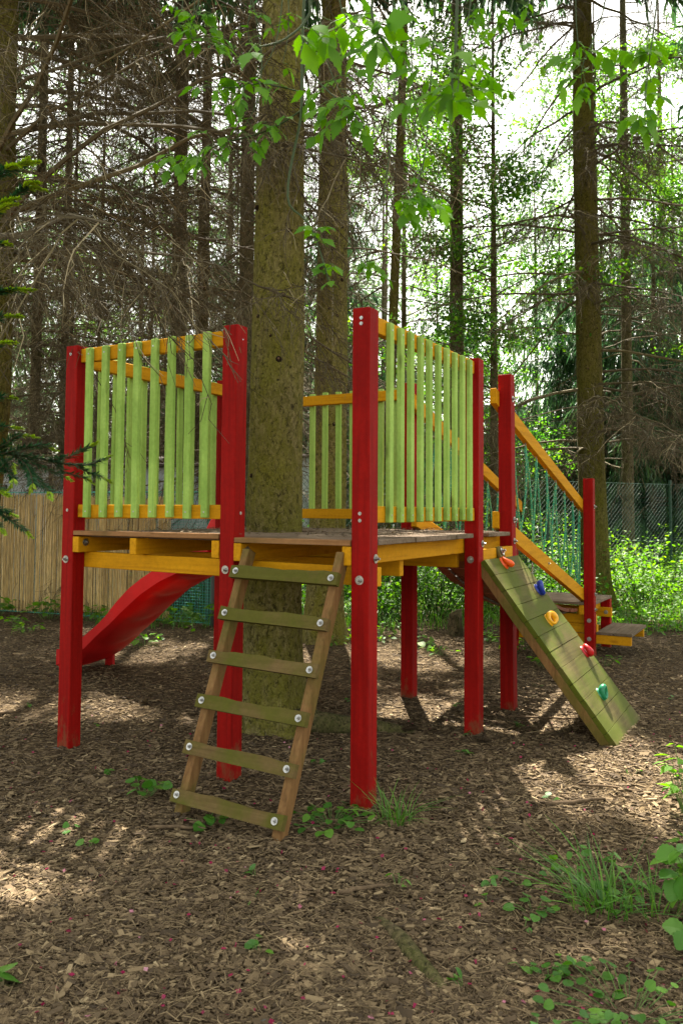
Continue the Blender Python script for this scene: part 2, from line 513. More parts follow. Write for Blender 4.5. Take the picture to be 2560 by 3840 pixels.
def chips():
    mb = MB()
    p, f = scatter(150000, 1.7, 10.5, 1.4)
    nz = np.array([mnoise.noise(Vector((a * 1.4, b * 1.4, 0))) + .6 * mnoise.noise(Vector((a * 4.5, b * 4.5, 4))) for a, b in p])
    k = rng.random(len(p)) < np.clip(.85 + .55 * nz, .25, 1); p, f = p[k], f[k]
    # thin the litter to the left behind the fence
    L = np.clip(rng.lognormal(math.log(.0150), .58, len(p)), .005, .06) * (1 + .03 * f); W = L * rng.uniform(.2, .6, len(p)); T = rng.uniform(.0015, .005, len(p))
    big = rng.random(len(p)) < .02
    L[big] *= 1.7
    yaw = rng.normal(.35, .9, len(p)) + np.where(rng.random(len(p)) < .4, rng.uniform(0, 6.28, len(p)), 0)
    d = np.stack([np.cos(yaw), np.sin(yaw), rng.normal(0, .16, len(p))], 1); d = unit(d)
    s = np.stack([-np.sin(yaw), np.cos(yaw), rng.normal(0, .22, len(p))], 1); s = unit(s - d * (s * d).sum(1, keepdims=True)); u = np.cross(d, s)
    z = gz_arr(p[:, 0], p[:, 1]) + rng.uniform(.001, .009, len(p))
    c = np.stack([p[:, 0], p[:, 1], z], 1)
    V = []
    for a in (-1, 1):
        for b in (-1, 1):
            for k in (-1, 1):
                taper = rng.uniform(.55, 1, len(p))
                V.append(c + d * (a * L / 2 * rng.uniform(.8, 1, len(p)))[:, None] + s * (b * W / 2 * taper)[:, None] + u * (k * T / 2)[:, None])
    V = np.stack(V, 1)
    q = np.array([(4, 6, 7, 5), (0, 1, 3, 2), (0, 4, 5, 1), (2, 3, 7, 6), (1, 5, 7, 3)])
    mb.add(V.reshape(-1, 3), (q[None] + (np.arange(len(p)) * 8)[:, None, None]).reshape(-1, 4), tint=np.repeat(np.clip(rng.beta(2.0, 2.6, len(p)), 0, 1), 8))
    # needles and slivers
    p, f = scatter(30000, 1.7, 9, 1.6)
    L = rng.uniform(.02, .085, len(p)); W = rng.uniform(.0005, .0013, len(p)) * (1 + .10 * f); yaw = rng.uniform(0, 6.28, len(p))
    d = np.stack([np.cos(yaw), np.sin(yaw), rng.normal(0, .1, len(p))], 1); z = gz_arr(p[:, 0], p[:, 1]) + rng.uniform(.004, .012, len(p))
    b = np.stack([p[:, 0], p[:, 1], z], 1); P = np.stack([b - d * L[:, None] / 2, b + rng.normal(0, .003, b.shape), b + d * L[:, None] / 2], 1); P[..., 2] = np.maximum(P[..., 2], z[:, None] - .004)
    tubes(mb, P, np.repeat(W[:, None], 3, 1), 3, tint=rng.random(len(p)) ** .8 * .9)
    o = link('wood_chips', mb.mesh('wood_chips', M_CHIP)); tag(o, 'loose brown wood chips and needles covering the play area', 'wood chips', kind='stuff')
    mb = MB(); p, f = scatter(620, 1.8, 5.5, 1.3)
    b = np.stack([p[:, 0], p[:, 1], gz_arr(p[:, 0], p[:, 1]) + .012], 1); d = rdir(len(p), .25); L = rng.uniform(.010, .023, len(p))
    rhombs(mb, b, d, rdir(len(p), .3), L, L * .75, rng.random(len(p)))
    o = link('fallen_petals', mb.mesh('fallen_petals', M_PETAL)); tag(o, 'small dark red petals fallen on the wood chips', 'petals', kind='stuff')


chips()

# ------------------------------------------------------------------ play platform
H = 2.27; PW = .09
XL, XM = -1.867, -.751
YB, YM, YS = 2.087, 1.409, 1.385
XB = -.736
tower = thing('play_platform', 'raised wooden play platform on red posts with green slat railings around a tree trunk', 'play platform', (-.9, 1.1, 0))


def ring_disc(mb, c, n, r0, h, seg=16, tint=.5):
    c = np.asarray(c, float); n = unit(n)
    tubes(mb, np.stack([c, c + n * h])[None], np.full((1, 2), r0), seg, cap=True, tint=tint)


def bolt(parent, c, n, r=.021):
    mb = MB(); n = unit(np.asarray(n, float)); c = np.asarray(c, float)
    ring_disc(mb, c - n * .001, n, r, .004)
    ring_disc(mb, c + n * .003, n, r * .56, r * .42, 6)
    ring_disc(mb, c + n * .003, n, r * .30, r * .95, 8)
    return part('bolt', mb, STEEL, parent)


def screw(parent, c, n):
    mb = MB(); ring_disc(mb, np.asarray(c) - unit(n) * .001, n, .0085, .003, 10); ring_disc(mb, np.asarray(c) + unit(n) * .002, n, .004, .002, 6)
    return part('screw', mb, STEEL, parent)


def post(x, y, h=H, top=None, parent=tower, z0=-.12, lean=(0, 0)):
    mb = MB()
    lx, ly = lean
    c = [(x + a * PW + (lx if k else 0), y + b * PW + (ly if k else 0), (h if k else z0)) for a in (0, 1) for b in (0, 1) for k in (0, 1)]
    hexa(mb, c)
    return part('post', mb, RED['z'], parent, bevel=.004)


P1 = post(XL, 0, lean=(.004, 0)); P2 = post(XM, 0, lean=(.006, 0)); P3 = post(0, 0); P4 = post(0, YM, lean=(.008, 0)); P5 = post(0, YB, lean=(-.012, 0), h=2.275)
P6 = post(XB, YB); P7 = post(XL, YS); P10 = post(XL, YB)
for P, x, y in ((P1, XL, 0), (P2, XM, 0), (P3, 0, 0), (P4, 0, YM), (P5, 0, YB)):
    mb = MB(); ring = [(x - .03, x + .115, y - .02, y + .11)]
    v = []
    for k in range(9):
        a = k / 9 * 2 * math.pi; rr = .075 + .022 * math.sin(3 * a + x * 9)
        v += [(x + .045 + rr * math.cos(a), y + .045 + rr * math.sin(a), -.02), (x + .045 + rr * .93 * math.cos(a), y + .045 + rr * .93 * math.sin(a), .010 + .004 * math.sin(5 * a + y))]
    f = [(2 * k, 2 * ((k + 1) % 9), 2 * ((k + 1) % 9) + 1, 2 * k + 1) for k in range(9)]
    t = [(1, 2 * k + 1, 2 * k + 3) for k in range(1, 8)]
    mb.add(v, f, t)
    part('footing', mb, simple('grey_concrete', (.20, .21, .21), .9, var=.5, vscale=30) if 'grey_concrete' not in bpy.data.materials else bpy.data.materials['grey_concrete'], P)

for P, c, n in ((P1, (XL + .04, 0, 1.059), (0, -1, 0)), (P2, (-.709, 0, 1.045), (0, -1, 0)), (P3, (.044, 0, 1.028), (0, -1, 0)), (P3, (.09, .066, 1.123), (1, 0, 0)),
                (P4, (.094, 1.478, 1.147), (1, 0, 0)), (P4, (.044, YM, 1.052), (0, -1, 0)), (P5, (.078, 2.132, 2.108), (1, 0, 0)), (P5, (.085, 2.135, 1.287), (1, 0, 0)), (P5, (.085, 2.135, 1.144), (1, 0, 0))):
    bolt(P, c, n)
for P, c, n in ((P1, (XL + .042, 0, 2.222), (0, -1, 0)), (P1, (XL + .042, 0, 1.335), (0, -1, 0)), (P3, (.046, 0, 2.222), (0, -1, 0)), (P3, (.046, 0, 2.196), (0, -1, 0)), (P3, (.044, 0, 1.328), (0, -1, 0)), (P3, (.044, 0, 1.296), (0, -1, 0)),
                (P2, (XM + .093, .05, 2.20), (1, 0, 0)), (P2, (XM + .093, .05, 1.325), (1, 0, 0))):
    screw(P, c, n)

# deck boards
deck = MB(); dz1, dz0 = 1.209, 1.184
TC = (-1.135, 1.055)


def board(y0, y1, x0, x1, dz=0.0, mb=deck):
    hr = .27
    yc = (y0 + y1) / 2
    if y1 > TC[1] - hr and y0 < TC[1] + hr and x0 < TC[0] < x1:
        dy = max(0, min(abs(y0 - TC[1]), abs(y1 - TC[1])) if not (y0 < TC[1] < y1) else 0)
        hw = math.sqrt(max(.0, hr * hr - dy * dy))
        if hw > .03:
            board2(y0, y1, x0, TC[0] - hw, dz, mb); board2(y0, y1, TC[0] + hw, x1, dz, mb); return
    board2(y0, y1, x0, x1, dz, mb)


def board2(y0, y1, x0, x1, dz, mb):
    box(mb, x0, x1, y0, y1, dz0 + dz, dz1 + dz)


ys = np.linspace(.0925, 2.172, 16)
for k in range(15):
    a, b = ys[k] + .0015, ys[k + 1] - .0015
    x0 = XL if not (b > YS and a < YS + PW) and not (b > YB) else XL + PW + .003
    x1 = .092
    if (b > YM - .002 and a < YM + PW) or b > YB:
        x1 = -.003
    jz = float(rng.uniform(-.0015, .0015))
    board(a, b, x0, x1 + float(rng.uniform(-.004, .004)), jz)
d_o = part('deck', deck, DECK['x'], tower, bevel=.003)
for x0, x1, dz in ((XL + PW + .004, XM - .003, .011), (XM + PW + .004, -.004, -.004)):
    front = MB(); box(front, x0, x1, -.004, .088, dz0 + dz, dz1 + dz)
    part('front_board', front, DEDGE['x'], d_o, bevel=.003)
litter = MB()
n = 2200
lp = np.stack([rng.uniform(XL + .1, .07, n), rng.uniform(.0, 2.1, n)], 1)
lp = lp[(np.hypot(lp[:, 0] - TC[0], lp[:, 1] - TC[1]) > .3)]
n = len(lp); a = rng.uniform(0, 6.28, n); L = rng.uniform(.008, .035, n)
P_ = np.stack([lp[:, 0], lp[:, 1], np.full(n, dz1 + .0135)], 1); d = np.stack([np.cos(a), np.sin(a), rng.normal(0, .12, n)], 1)
rhombs(litter, P_, d, np.stack([-np.sin(a), np.cos(a), rng.normal(0, .2, n)], 1), L, L * .35, rng.random(n) * .8)
lo_ = part('leaf_litter', litter, M_CHIP, d_o); lo_['kind'] = 'stuff'

# joists and beams (yellow)
for x in (XL + PW + .001, -1.348, XM - .047, XM + PW + .001, -.047):
    mb = MB(); box(mb, x, x + .046, -.002, 2.17, 1.094 + (.010 if x < -.78 else 0) - .004, 1.183 + (.010 if x < -.78 else 0) - .006); part('joist', mb, YEL['y'], tower, bevel=.003)
mb = MB(); obox(mb, (XL + .003, .1135, 1.057), (.086, .1135, 1.037), (0, 1, 0), .045, .088); part('cross_beam', mb, YEL['x'], tower, bevel=.003)
mb = MB(); box(mb, XL + .01, .0, YB - .05, YB - .003, 1.0, 1.088); part('cross_beam', mb, YEL['x'], tower, bevel=.003)
mb = MB(); box(mb, .046, .088, YM + PW + .001, YB - .001, 1.032, 1.112); part('cross_beam', mb, YEL['y'], tower, bevel=.003)
for y in (.62, 1.42):
    mb = MB(); box(mb, XL + .01, -.05, y, y + .045, 1.0, 1.086); part('cross_beam', mb, YEL['x'], tower, bevel=.003)
for x, y in ((XL + PW + .047, .05), (XM + PW + .047, .05), (-.047, .05)):
    bolt(tower, (x, y, 1.155 if x < -1 else 1.14), (1 if x < -.3 else -1, 0, 0), .021)


def railing(axis, a0, a1, plane, sl, zt=(2.175, 2.252), zb=(1.294, 1.366), side=-1, slat_w=.043, wide=None, zs=(1.296, 2.25), name='railing'):
    """Rails a0..a1 along axis on plane..plane+.04, slats at sl outside (side -1: lower coordinate)."""
    rl = bpy.data.objects.new(name, None); C.objects.link(rl); rl.parent = tower; rl.empty_display_size = .1
    for z0, z1 in (zt, zb):
        rb = MB()
        (box(rb, a0, a1, plane, plane + .04, z0, z1) if axis == 'x' else box(rb, plane, plane + .04, a0, a1, z0, z1))
        part('rail', rb, YEL[axis], rl, bevel=.003)
    for s in sl:
        mb = MB(); q0, q1 = (plane - .026, plane - .0005) if side < 0 else (plane + .0405, plane + .066)
        jz = float(rng.uniform(-.004, .004)); jx = float(rng.uniform(-.003, .003)); jt = float(rng.uniform(-.0045, .0045))
        c = [((s + jx + k * jt + u * slat_w) if axis == 'x' else (q0, q1)[vv], (q0, q1)[vv] if axis == 'x' else (s + jx + u * slat_w), zs[k] + jz) for u in (0, 1) for vv in (0, 1) for k in (0, 1)]
        if axis == 'y':
            c = [((q0, q1)[u], s + jx + k * jt + vv * slat_w, zs[k] + jz) for u in (0, 1) for vv in (0, 1) for k in (0, 1)]
        hexa(mb, c); so_ = part('slat', mb, GRN['z'], rl, bevel=.003)
        mm = MB()
        for z in (zs[0] + .032, zs[1] - .038):
            if axis == 'x':
                ring_disc(mm, (s + slat_w / 2, q0 if side < 0 else q1, z), (0, -1 if side < 0 else 1, 0), .0045, .0012, 8)
            else:
                ring_disc(mm, (q0 if side < 0 else q1, s + slat_w / 2, z), (-1 if side < 0 else 1, 0, 0), .0045, .0012, 8)
        # nail heads stay in the slat's own mesh
        me2 = mm.mesh('nails', STEEL, False, origin_of(tower))
        bm = bmesh.new(); bm.from_mesh(so_.data); nf = len(bm.faces); bm.from_mesh(me2); bm.faces.ensure_lookup_table()
        for f in bm.faces[nf:]:
            f.material_index = 1
        bm.to_mesh(so_.data); bm.free(); so_.data.materials.append(STEEL); bpy.data.meshes.remove(me2)
    return rl


railing('x', XL + PW + .001, XM - .001, .030, [-1.710 + .1193 * k for k in range(8)], zs=(1.297, 2.250))
railing('y', PW + .001, YM - .001, .030, [.203 + .1186 * k for k in range(10)], side=1, slat_w=.041, zt=(2.172, 2.25), zb=(1.285, 1.362), zs=(1.288, 2.241))
railing('y', PW + .001, YS - .001, XL + .032, [.124 + .1185 * k for k in range(11)], side=-1, zt=(2.155, 2.235), zb=(1.285, 1.36))
railing('x', XL + PW + .001, XB - .001, YB + .012, [-1.552 + .1193 * k - .2386 for k in range(9)], side=1, zt=(2.152, 2.226), zb=(1.281, 1.355))

# ------------------------------------------------------------------ ladder
RUNG = wood('mossy_rung', [(.085, .055, .018), (.13, .085, .030), (.17, .115, .045)], 'x', .8, blotch_col=(.082, .085, .008), blotch=.85, blotch_scale=4, edge=(.36, .56))
lad = thing('ladder', 'brown wooden ladder with six bolted rungs leaning against the platform front', 'ladder', (-.33, -.5, 0))
zl = [1.05, .859, .67, .48, .291, .103]; zr = [1.040, .848, .657, .467, .276, .088]


def ladp(x, z, off=0.0):
    n = unit(np.array([0, -.929, .370]))
    return np.array([x, -.03 - .398 * (1.18 - z), z]) + n * off


SLP = unit(np.array([0, .398, 1.0]))
for xa, xb in ((-.580, -.605), (-.055, -.093)):
    mb = MB(); obox(mb, ladp(xb, -.06, -.062), ladp(xa, 1.165, -.062), (1, 0, 0), .040, .062); part('stile', mb, BRN['z'], lad, bevel=.003)
for k in range(6):
    t = k / 5
    a = ladp(-.618 - .018 * t, zl[k] - .002, -.015); b = ladp(-.024 - .028 * t, zr[k] - .002, -.015)
    mb = MB()
    # slightly irregular, hand-worn rung
    u = np.cross(unit(b - a), np.array([0, -.929, .370])); u = -u if u[2] < 0 else u
    nn = np.array([0, -.929, .370])
    xs_ = np.linspace(0, 1, 9)
    wob = .0035 * np.sin(xs_ * 9 + k * 2.1) + .002 * np.sin(xs_ * 23 + k)
    cr = []
    for j, s in enumerate(xs_):
        p = a + (b - a) * s
        for du, dn in ((-.029, -.016), (-.029, .015), (.029 + wob[j], .015), (.029 + wob[j], -.016)):
            cr.append(p + u * du + nn * dn)
    q = []
    for j in range(8):
        for s in range(4):
            q.append((j * 4 + s, j * 4 + (s + 1) % 4, (j + 1) * 4 + (s + 1) % 4, (j + 1) * 4 + s))
    q += [(3, 2, 1, 0), (32, 33, 34, 35)]
    mb.add(cr, q)
    rg = part('rung', mb, RUNG, lad)
    bolt(rg, ladp(-.585 - .020 * t, zl[k], .0), nn, .0155); bolt(rg, ladp(-.056 - .034 * t, zr[k], .0), nn, .0155)

# ------------------------------------------------------------------ climbing wall
clw = thing('climbing_wall', 'sloping mossy plank climbing wall with five coloured plastic holds', 'climbing wall', (.55, 1.9, 0))
TL, TR, BL, BR = np.array([.115, 1.452, 1.052]), np.array([.115, 2.125, 1.050]), np.array([.850, 1.640, -.01]), np.array([.850, 2.345, .012])
CN = unit(np.cross(TR - TL, BL - TL)); CN = CN if CN[0] > 0 else -CN


def cw(s, t, off=0.0):
    return TL + (TR - TL) * s * (1 - t) + (BL - TL) * t + (BR - BL) * s * t + CN * off


mb = MB(); nb = 12
for k in range(nb):
    t0, t1 = k / nb + .0008, (k + 1) / nb - .0008
    jo = rng.uniform(-.0015, .0015); e0, e1 = rng.uniform(-.004, .004, 2)
    hexa(mb, [cw(s + (e0 if s == 0 else e1), t, o) for s in (0, 1) for t in (t0, t1) for o in (-.030, jo)])
part('board_panel', mb, MOSSW['y'], clw, bevel=.0012)
for s in (.035, .965):
    mb = MB(); hexa(mb, [cw(s + ds, t, o) for ds in (-.033, .033) for t in (-.01, 1.0) for o in (-.082, -.031)]); part('stile', mb, BRN['z'], clw, bevel=.003)
mb = MB(); c = np.array([.100, 1.80, 1.075]); obox(mb, c - np.array([0, .05, 0]), c + np.array([0, .05, 0]), (1, 0, .4), .02, .09); br = part('bracket', mb, BRN['y'], clw, bevel=.004); bolt(br, c + np.array([.011, 0, .012]), (1, 0, .5), .024)


def hold(s, t, mat, label, seed, sz=1.0):
    """A moulded grip: a fat bent ring with a hollow, standing off the panel."""
    r = np.random.default_rng(seed)
    dn = unit(BL - TL); sd = unit(np.cross(CN, dn)); c = cw(s, t, 0)
    bm = bmesh.new()
    K, S = 14, 8
    ring = []
    for k in range(K):
        a = k / K * 2 * math.pi
        big = 1.0 + .45 * math.cos(a - .6 - seed) + .15 * math.cos(2 * a + seed)
        cx, cy = .025 * math.cos(a) * (1 + .1 * r.normal()), .033 * math.sin(a) * (1 + .08 * r.normal())
        hh = .026 + .014 * math.cos(a - 1.2 - seed)
        rad = .0150 * big ** .7
        e = np.array([math.cos(a), math.sin(a)])
        for j in range(S):
            b = j / S * 2 * math.pi
            pr = np.array([cx, cy]) + e * rad * math.cos(b)
            hz = hh + rad * 1.25 * math.sin(b)
            p = c + (sd * pr[0] + dn * pr[1]) * sz + CN * max(hz * sz, -.001)
            ring.append(bm.verts.new(p - np.array(origin_of(clw))))
    for k in range(K):
        for j in range(S):
            bm.faces.new([ring[k * S + j], ring[k * S + (j + 1) % S], ring[((k + 1) % K) * S + (j + 1) % S], ring[((k + 1) % K) * S + j]])
    # the foot that carries the grip
    base = []
    for rr, hz in ((1.12, .0), (1.0, .012), (.55, .018), (.12, .012)):
        for k in range(K):
            a = k / K * 2 * math.pi
            p = c + (sd * .032 * rr * math.cos(a) + dn * .040 * rr * math.sin(a)) * sz + CN * hz * sz
            base.append(bm.verts.new(p - np.array(origin_of(clw))))
    for i in range(3):
        for k in range(K):
            bm.faces.new([base[i * K + k], base[i * K + (k + 1) % K], base[(i + 1) * K + (k + 1) % K], base[(i + 1) * K + k]])
    bm.faces.new(base[3 * K:])
    me = bpy.data.meshes.new('climbing_hold'); bmesh.ops.recalc_face_normals(bm, faces=bm.faces); bm.to_mesh(me); bm.free()
    me.materials.append(mat)
    for p in me.polygons: p.use_smooth = True
    o = link('climbing_hold', me, clw, label)
    sm = o.modifiers.new('round', 'SUBSURF'); sm.levels = 1; sm.render_levels = 1


for s, y, z, col, lab, sd in ((0, 1.742, 1.014, (.85, .10, .005), 'bright orange climbing hold', 1), (0, 2.049, .828, (.008, .03, .30), 'dark blue climbing hold', 3), (0, 1.871, .658, (.80, .38, .004), 'yellow climbing hold', 5),
                              (0, 2.139, .431, (.55, .008, .015), 'red climbing hold', 2), (0, 1.916, .222, (.004, .20, .085), 'green climbing hold', 4)):
    t = (1.05 - z) / (1.05 + .01); ya, yb = cw(0, t)[1], cw(1, t)[1]
    hold((y - ya) / (yb - ya), t, simple(lab.replace(' ', '_'), col, .38, var=.12, vscale=20), lab, sd)

# ------------------------------------------------------------------ slide
sld = thing('slide', 'red plastic wavy slide coming down behind the left platform', 'slide', (-2.7, 1.75, 0))
rimx = [-1.86, -2.017, -2.242, -2.40, -2.555, -2.657, -2.784, -2.907, -3.032, -3.121, -3.283, -3.48, -3.56]
rimz = [1.26, 1.12, 1.000, .945, .865, .808, .724, .616, .487, .415, .303, .206, .19]
flx = [-1.86, -2.05, -2.285, -2.47, -2.66, -2.83, -2.979, -3.105, -3.26, -3.44, -3.56]
flz = [1.17, .99, .861, .785, .676, .547, .425, .331, .205, .095, .055]
M_SLIDE, nt, bs, out = newmat('red_plastic')
n_ = noise(nt, coords(nt), 6, 5, .6); c_ = ramp(nt, n_, [(.3, (.48, .010, .010)), (.7, (.60, .016, .016))])
c_ = mix(nt, ramp(nt, noise(nt, coords(nt, (3, 30, 30)), 3, 4), [(.58, g(0)), (.7, g(.35))]), c_, (.52, .08, .08))
nt.links.new(c_, bs.inputs['Base Color']); bs.inputs['Roughness'].default_value = .42; bs.inputs['Specular IOR Level'].default_value = .3
tr = nd(nt, 'ShaderNodeBsdfTranslucent'); tr.inputs['Color'].default_value = (.75, .01, .01, 1)
mx = nd(nt, 'ShaderNodeMixShader'); mx.inputs[0].default_value = .22
nt.links.new(bs.outputs[0], mx.inputs[1]); nt.links.new(tr.outputs[0], mx.inputs[2]); nt.links.new(mx.outputs[0], out.inputs['Surface'])
YA, YC = 1.485, 2.06
NS = 90
xs_ = np.linspace(-1.86, -3.56, NS)
rz = np.interp(-xs_, -np.array(rimx), rimz); fz = np.interp(-xs_, -np.array(flx), flz)
for _ in range(2):
    rz[1:-1] = (rz[:-2] + 2 * rz[1:-1] + rz[2:]) / 4; fz[1:-1] = (fz[:-2] + 2 * fz[1:-1] + fz[2:]) / 4
wid = YC - YA
sec = []
prof = [(.0, 'skirt'), (.0, 'rim'), (.035, 'rim'), (.055, 'wall'), (.10, 'in'), (.3, 'ch'), (.5, 'ch'), (.7, 'ch'), (.90, 'in'), (.945, 'wall'), (.965, 'rim'), (1.0, 'rim'), (1.0, 'skirt'),
        (.90, 'u'), (.80, 'u'), (.68, 'u'), (.56, 'u'), (.44, 'u'), (.32, 'u'), (.20, 'u'), (.10, 'u')]
for i, x in enumerate(xs_):
    for s, k in prof:
        arc = 1 - (2 * s - 1) ** 2
        ph = (i / NS) * 6.2 - .42 * arc
        fr_ = ph % 1.0
        rib = .016 * (math.exp(-((fr_ - .5) / .16) ** 2)) * min(1, arc * 1.6) if 8 < i < 80 else 0
        z = {'skirt': fz[i] + .012, 'rim': rz[i], 'wall': fz[i] + .45 * (rz[i] - fz[i]), 'in': fz[i] + .022, 'ch': fz[i] + .008 - .012 * arc, 'u': fz[i] - .032 * arc ** .8 + rib - .006}[k]
        sec.append((x, YA + wid * s, z))
NPF = len(prof)
q = [(i * NPF + j, i * NPF + (j + 1) % NPF, (i + 1) * NPF + (j + 1) % NPF, (i + 1) * NPF + j) for i in range(NS - 1) for j in range(NPF)]
mb = MB(); mb.add(sec, q)
o = part('chute', mb, M_SLIDE, sld, True)
o.data.set_sharp_from_angle(angle=R(42))
for y in (YA + .07, YC - .10):
    mb = MB(); hexa(mb, [(x, yy, z) for x in (-3.50, -3.40) for yy in (y, y + .03) for z in (-.03, .10)]); part('foot', mb, M_SLIDE, sld, bevel=.008)
for y in (YA - .012, YC - .012):
    mb = MB(); v = []
    for dy in (0, .024):
        v += [(-1.865, y + dy, 1.215), (-2.06, y + dy, 1.135), (-1.98, y + dy, 1.27), (-1.865, y + dy, 1.33)]
    mb.add(v, [(0, 1, 2, 3), (7, 6, 5, 4), (0, 4, 5, 1), (1, 5, 6, 2), (2, 6, 7, 3), (3, 7, 4, 0)]); part('side_guard', mb, M_SLIDE, sld, bevel=.006)

# ------------------------------------------------------------------ rope bridge and lower platform
brg = thing('rope_bridge', 'sloping suspended plank bridge with yellow handrails and green rope sides', 'rope bridge', (-.35, 3.3, 0))


def hz(y):
    return 2.058 - .2892 * (y - 2.435)


def lz(y):
    return 1.226 - .2910 * (y - 2.465)


M_ROPE, nt, bs, out = newmat('green_rope')
sp = noise(nt, coords(nt, (1, 1, 1)), 130, 1, .5)
c_ = ramp(nt, sp, [(.56, (.003, .19, .095)), (.64, (.30, .42, .16))])
nt.links.new(c_, bs.inputs['Base Color']); bs.inputs['Roughness'].default_value = .7


def beamy(mb, x0, x1, f, h, y0, y1):
    hexa(mb, [(x, y, f(y) - (h if k == 0 else 0)) for x in (x0, x1) for y in (y0, y1) for k in (0, 1)])


hooks_y = [2.47, 2.759, 3.048, 3.33, 3.622, 3.90, 4.19, 4.444]
bot_y = [2.33, 2.629, 2.934, 3.224, 3.50, 3.792, 4.077, 4.361]
for sgn, xr in ((1, (-.046, -.001)), (-1, (-.645, -.600))):
    mb = MB(); beamy(mb, *xr, hz, .104, 2.025, 4.56); hr = part('handrail', mb, YEL['y'], brg, bevel=.003)
    mb = MB(); beamy(mb, *xr, lz, .112, 2.062, 4.56); part('side_beam', mb, YEL['y'], brg, bevel=.003)
    bolt(hr, (xr[0] if sgn < 0 else xr[1], 3.30, lz(3.30) - .055), (1, 0, 0), .012) if sgn > 0 else None
    xm = sum(xr) / 2
    pts = []
    for a, b in zip(bot_y, hooks_y):
        pts += [(a, lz(a) + .012), (b, hz(b) - .104 - .028)]
    pts.append((4.46, lz(4.46) + .01))
    mb = MB(); rr = np.random.default_rng(31 + sgn)
    for j in range(len(pts) - 1):
        p0 = np.array([xm, *pts[j]]); p1 = np.array([xm, *pts[j + 1]])
        if j > len(pts) - 3:
            p1 = np.array([xm, 4.43, lz(4.43)])
        tt = np.linspace(0, 1, 8)[:, None]
        P_ = p0 + (p1 - p0) * tt
        P_[:, 1] += np.sin(tt[:, 0] * math.pi) * rr.uniform(-.025, .025); P_[:, 0] += np.sin(tt[:, 0] * math.pi) * rr.uniform(-.02, .02)
        tubes(mb, P_[None], np.full((1, 8), .0080), 6)
    for (y, z) in pts[1::2]:
        # knot and eye under the rail
        tubes(mb, np.array([[(xm, y - .008, z - .05), (xm, y - .004, z - .02), (xm, y, z + .004), (xm, y + .004, z - .02), (xm, y + .008, z - .05)]]), np.full((1, 5), .0085), 6)
        an = np.linspace(0, 2 * math.pi, 10)
        mh = MB(); tubes(mh, np.stack([np.full(10, xm), y + .012 * np.cos(an), z + .013 + .014 * np.sin(an)], 1)[None], np.full((1, 10), .0028), 5)
        part('eye_hook', mh, STEEL, hr, True)
    kz = hz(4.45) - .16
    tubes(mb, np.array([[(xm, 4.45, kz), (xm + .012, 4.43, kz - .02), (xm - .01, 4.46, kz - .045), (xm, 4.44, kz - .07), (xm + .01, 4.40, kz - .075)]]), np.array([[.012, .016, .017, .013, .006]]), 6)
    rp = part('rope_net', mb, M_ROPE, brg, True)
py = np.array([2.17, 2.30, 2.45, 2.67, 2.98, 3.17, 3.56, 4.0, 4.35, 4.5]); pz = np.array([1.09, .985, .912, .815, .72, .655, .555, .465, .425, .42])
mb = MB(); yy = 2.20
k = 0
while yy < 4.42:
    z0 = np.interp(yy, py, pz); z1 = np.interp(yy + .12, py, pz); dl = unit(np.array([0, .12, z1 - z0])) * .122
    a = np.array([0, yy, z0]); b = a + dl
    nn = unit(np.cross(dl, np.array([1., 0, 0]))); nn = nn if nn[2] > 0 else -nn
    e = rng.uniform(-.012, .012, 2)
    hexa(mb, [np.array([x, 0, 0]) + p + nn * o_ for x in (-.598 + e[0], -.048 + e[1]) for p in (a, b) for o_ in (0, .028)])
    yy += dl[1] + .018; k += 1
part('bridge_deck', mb, UNDR['x'], brg, bevel=.003)
for x in (-.50, -.15):
    mb = MB(); L = .030
    yl = np.arange(2.16, 4.45, .022)
    for i, y in enumerate(yl):
        z = np.interp(y, py, pz) - .010
        an = np.linspace(0, 2 * math.pi, 8)
        dz = (np.interp(y + .01, py, pz) - np.interp(y - .01, py, pz)) / .02
        t_ = unit(np.array([0, 1, dz])); s_ = np.array([1., 0, 0]) if i % 2 else unit(np.cross(t_, [1., 0, 0]))
        tubes(mb, (np.array([x, y, z]) + np.cos(an)[:, None] * t_ * .017 + np.sin(an)[:, None] * s_ * .009)[None], np.full((1, 8), .0032), 4)
    part('chain', mb, CHAIN, brg, True)
mb = MB()
for i in range(9):
    z = lz(3.0) - .14 - i * .018
    an = np.linspace(0, 2 * math.pi, 8); s_ = np.array([1., 0, 0]) if i % 2 else np.array([0, 1., 0])
    tubes(mb, (np.array([-.05, 3.02, z]) + np.cos(an)[:, None] * np.array([0, 0, .014]) + np.sin(an)[:, None] * s_ * .008)[None], np.full((1, 8), .003), 4)
hc = part('hanger_chain', mb, STEEL, brg, True)
mb = MB(); tubes(mb, np.array([[(-.05, 3.02, lz(3.0) - .30), (-.05, 3.03, lz(3.0) - .34), (-.05, 3.02, lz(3.0) - .39), (-.05, 3.01, lz(3.0) - .42)]]), np.array([[.006, .011, .011, .006]]), 6, cap=True); part('snap_hook', mb, simple('red_sleeve', (.45, .01, .015), .4), hc, True)

